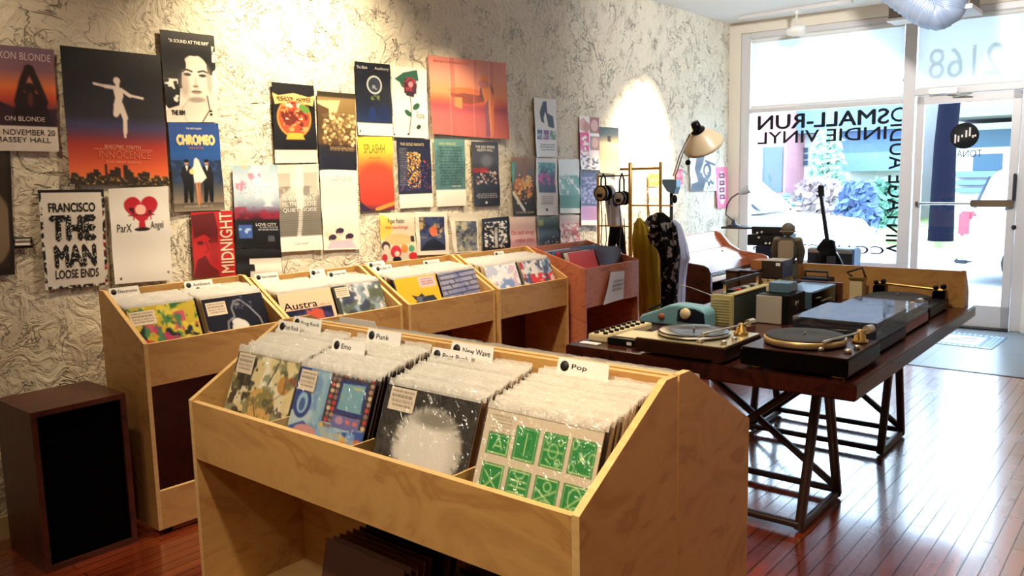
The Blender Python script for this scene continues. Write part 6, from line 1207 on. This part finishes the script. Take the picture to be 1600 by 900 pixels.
b = MB(); b.ball(Q_(1075, 254), .022, 10); b.tube([Q_(1076, 232), Q_(1076, 250)], .002, 5); b.build('pull_knob', BLACK, t, True); MB().ball(Q_(1054, 311, -.03), .028, 10, sc=(.8, .7, 1.2)).build('tension_knob', BLACK, t, True)
ap, oc = Q_(1090, 203, -.04), Q_(1100, 227, .05); ax = (oc - ap).normalized(); Ms = Matrix.Translation(ap) @ ax.to_track_quat('Z', 'Y').to_matrix().to_4x4(); Ls = (oc - ap).length
SH = mat('cream_enamel', (206, 186, 150), .35)
MB().lathe([(.03, 0), (.045, .01), (.09, Ls * .35), (.145, Ls * .85), (.158, Ls), (.152, Ls), (.14, Ls * .85), (.085, Ls * .35), (.035, .012)], (0, 0, 0), 36, M=Ms).build('lamp_shade', SH, t, True)
MB().lathe([(.001, -.07), (.03, -.066), (.036, -.03), (.034, -.01), (.055, .0), (.055, .008), (.02, .012)], (0, 0, 0), 20, M=Ms).build('socket_cap', BLKG, t, True)

# ------------------------------------------------------------------ by the window: black gear, gooseneck lamp, amplifier, guitar
YG = 7.55
def G_(px, py, dy=0): return at_y(px, py, YG + dy)
t = thing('equipment_rack', 'black rack of audio gear with knobs in front of the shop window', 'audio rack', (G_(1200, 385).x, YG, 0))
a, c, d_ = G_(1174, 354), G_(1224, 384), G_(1169, 371)
MB().box((a.x, YG, G_(1200, 366).z), (c.x, YG + .3, a.z), bev=.004).build('upper_unit', BLACK, t, True); MB().box((d_.x, YG - .02, G_(1200, 384).z), (c.x + .01, YG + .3, G_(1200, 367).z), bev=.004).build('middle_unit', BLACK, t, True)
MB().box((G_(1182, 384).x, YG - .03, G_(1182, 397).z), (c.x + .02, YG + .3, G_(1200, 385).z), bev=.006).build('lower_unit', NAVY, t, True)
bz = G_(1150, 355).z; MB().box((G_(1125, 355).x, YG + .02, bz - .02), (a.x + .02, YG + .3, bz), bev=.003).build('lamp_shelf', CHAR, t, True)
MB().box((d_.x, YG, 0), (c.x, YG + .3, G_(1200, 398).z)).build('stand', CHAR, t, True)
for px, py in ((1184, 364), (1191, 363), (1188, 371), (1205, 380), (1199, 380)): p = G_(px, py); MB().lathe([(.012, 0), (.011, -.02), (.001, -.022)], (p.x, YG - .0 if py < 366 else YG - .02, p.z), 14, axis='y').build('knob', SILV, t, True)
t = thing('desk_lamp', 'small gooseneck lamp on the black shelf beside the shop window', 'lamp', (G_(1138, 354).x, YG + .12, bz + .001))
pb0 = Vector((G_(1138, 354).x, YG + .12, bz + .001)); 
def Gd(px, py): return at_y(px, py, YG + .12)
MB().lathe([(.07, 0), (.07, .008), (.03, .02), (.014, .06), (.012, .07)], tuple(pb0), 20).build('base', CHAR, t, True)
MB().tube([pb0 + Vector((0, 0, .05)), Gd(1134, 335), Gd(1136, 320), Gd(1143, 309), Gd(1154, 302)], .007, 8).build('gooseneck', CHAR, t, True)
h0, h1 = Gd(1154, 302), Gd(1172, 295); ax = (h1 - h0); Mh = Matrix.Translation(h0) @ ax.to_track_quat('Z', 'Y').to_matrix().to_4x4()
MB().lathe([(.008, 0), (.02, .015), (.034, .05), (.04, ax.length), (.036, ax.length)], (0, 0, 0), 20, M=Mh).build('lamp_head', mat('pale_grey_enamel', (150, 156, 164), .4), t, True)
YA = 7.85
def A_(px, py, dy=0): return at_y(px, py, YA + dy)
t = thing('guitar_amplifier', 'bluish topped guitar amplifier behind the black guitar', 'amplifier', (A_(1298, 412).x, YA, 0))
a, c = A_(1261, 390), A_(1334, 412); za = A_(1298, 388).z
MB().box((a.x, YA, 0), (c.x, YA + .22, za), bev=.012).build('cabinet', mat('blue_vinyl', (70, 92, 124), .5), t, True); MB().box((a.x + .015, YA - .008, .04), (c.x - .015, YA, za - .05)).build('grille', CHAR, t, True)
MB().box((a.x + .02, YA - .012, za - .045), (c.x - .02, YA, za - .006)).build('control_panel', SILV, t, True)
YGt = 7.62
def g_(px, py, dy=0): return at_y(px, py, YGt + dy)
t = thing('guitar', 'black electric guitar standing upright in front of the shop window', 'guitar', (g_(1300, 440).x, YGt, 0))
out = [(1287, 372), (1290, 376), (1296, 374), (1303, 376), (1304, 384), (1306, 394), (1312, 404), (1317, 416), (1318, 440), (1312, 462), (1298, 470), (1282, 462), (1274, 442), (1277, 420), (1281, 404), (1281, 396), (1275, 389), (1277, 384)]
pts = [g_(*p) for p in out]; b = MB().prism([(p.x, p.z) for p in pts], YGt, YGt + .045, 'y'); o = b.build('guitar_body', BLKG, t, True); mo = o.modifiers.new('b', 'BEVEL'); mo.width = .008; mo.segments = 2
n0, n1 = g_(1293, 378, -.006), g_(1283, 306, -.006); b = MB(); b.prism([(n0.x - .018, n0.z), (n1.x - .015, n1.z), (n1.x + .015, n1.z), (n0.x + .018, n0.z)], YGt - .015, YGt + .008, 'y'); b.build('neck', BLACK, t, True)
h = [g_(*p, -.006) for p in ((1279, 307), (1278, 292), (1280, 289), (1287, 290), (1288, 306))]; MB().prism([(p.x, p.z) for p in h], YGt - .01, YGt + .008, 'y').build('headstock', BLACK, t, True)
MB().box((g_(1292, 400).x, YGt - .006, g_(1300, 420).z), (g_(1306, 400).x, YGt, g_(1300, 400).z), bev=.003).build('pickup', CHAR, t, True)
b = MB(); p = g_(1298, 475); zb = p.z; b.tube([(p.x - .12, YGt - .12, 0.006), (p.x, YGt + .02, .12), (p.x + .12, YGt - .12, .006)], .008, 6); b.tube([(p.x, YGt + .16, .006), (p.x, YGt + .02, .12), (p.x, YGt + .03, zb + .02)], .009, 6); b.tube([(p.x - .08, YGt - .03, zb - .0), (p.x - .08, YGt + .06, zb - .01), (p.x + .08, YGt + .06, zb - .01), (p.x + .08, YGt - .03, zb)], .007, 6); st = b.build('guitar_stand', CHAR); tag(st, 'black folding stand under the electric guitar', 'stand')

# ------------------------------------------------------------------ ceiling things, mat
a, c = at_z(1156, 28, ZC - .02), at_z(1332, 1, ZC - .02)
t = thing('track_light', 'white ceiling track with one lamp head in front of the shop window', 'track light', tuple((a + c) / 2))
d = (c - a).normalized(); n = Vector((-d.y, d.x, 0)) * .018; z = Vector((0, 0, .019))
MB().add([a - n - z, a + n - z, c + n - z, c - n - z, a - n + z, a + n + z, c + n + z, c - n + z], [(0, 1, 2, 3), (7, 6, 5, 4), (0, 4, 5, 1), (1, 5, 6, 2), (2, 6, 7, 3), (3, 7, 4, 0)]).build('track_rail', ALU, t, True)
p = at_z(1245, 16, ZC - .04); zz = at_y(1245, 48, p.y).z
MB().lathe([(.022, 0), (.022, -.03), (.010, -.035), (.010, zz - p.z + .05)][::-1], tuple(p), 14).build('stem', WHITE, t, True)
Mh = Matrix.Translation((p.x, p.y, zz)) @ d.to_track_quat('Z', 'Y').to_matrix().to_4x4()
MB().lathe([(.02, -.09), (.035, -.08), (.05, -.02), (.052, .03), (.04, .085), (.02, .09)], (0, 0, 0), 20, M=Mh).build('lamp_head', WHITE, t, True)
YD = 7.0
def D_(px, py, dy=0): return at_y(px, py, YD + dy)
FOIL = mat('silver_flex_duct', (150, 166, 192), .45, .2)
path = [D_(1335, -78, .1), D_(1376, -42, .05), D_(1410, -14), D_(1436, 4), D_(1452, 14), D_(1466, 18), D_(1477, 13), D_(1481, 2), D_(1482, -14), D_(1482, -40)]
fine = []
for i in range(len(path) - 1):
    for k in range(12): fine.append(path[i].lerp(path[i + 1], k / 12))
fine.append(path[-1]); rd = .138
b = MB(); b.tube(fine, [rd + .006 * math.sin(i * 2.1) for i in range(len(fine))], 28, cap=False); b.tube(fine, [rd - .012] * len(fine), 20, cap=True)
t = thing('flexible_duct', 'ribbed silver flexible duct hanging below the ceiling over the door', 'duct', tuple(path[2])); b.build('duct_hose', FOIL, t, True)
a, c = D_(1476, 16, .12), D_(1522, -16, .12); MB().box((a.x, YD - .0, a.z), (c.x, YD + .36, ZC - .005), bev=.004).build('duct_box', mat('dark_bronze_duct', (92, 84, 76), .5, .3), t, True)
MB().box((a.x - .02, YD - .02, a.z - .03), (c.x + .02, YD + .38, a.z)).build('box_flange', WHITE, t, True)
a, c = D_(1388, 30, .9), D_(1424, 6, .9); o = MB().box((a.x, YD + .9, a.z), (c.x, YD + 1.15, ZC - .003), bev=.004).build('junction_box', mat('bronze_box', (120, 106, 90), .5), None); tag(o, 'small bronze box on the ceiling behind the silver duct', 'box'); MB().box((a.x - .015, YD + .885, a.z - .02), (c.x + .015, YD + 1.165, a.z)).build('white_flange', WHITE, o)
tr, br = at_z(1575, 527, .004), at_z(1550, 546, .004); tl = tr + Vector((-.95, .05, 0)); bl = br + Vector((-.95, .05, 0))
m_ = Art(110, 70, (96, 130, 150)); m_.rect(.0, 0, 1, 1, (60, 96, 126))
for i in range(22):
    m_.rect(i / 22, .04, i / 22 + .022, .12, (200, 214, 214)); m_.rect(i / 22, .88, i / 22 + .022, .96, (200, 214, 214))
for i in range(3): m_.rect(.90 + i * .032, .02, .912 + i * .032, .98, (150, 180, 190)); m_.rect(.02 + i * .032, .02, .032 + i * .032, .98, (150, 180, 190))
m_.rect(.14, .2, .86, .82, (176, 180, 176)); m_.rect(.18, .26, .82, .76, (190, 178, 168)); m_.blots(6, 4, (150, 110, 96), .52, .6, .9, (.3, .3, .8, .7)); m_.line([(.5, .7), (.75, .35)], .02, (120, 84, 70))
q = [tuple(p) for p in (tl, tr, br, bl)]; o = sheet('door_mat', m_, q, PRINT, None, .006); tag(o, 'small blue bordered mat in front of the glass door', 'mat')
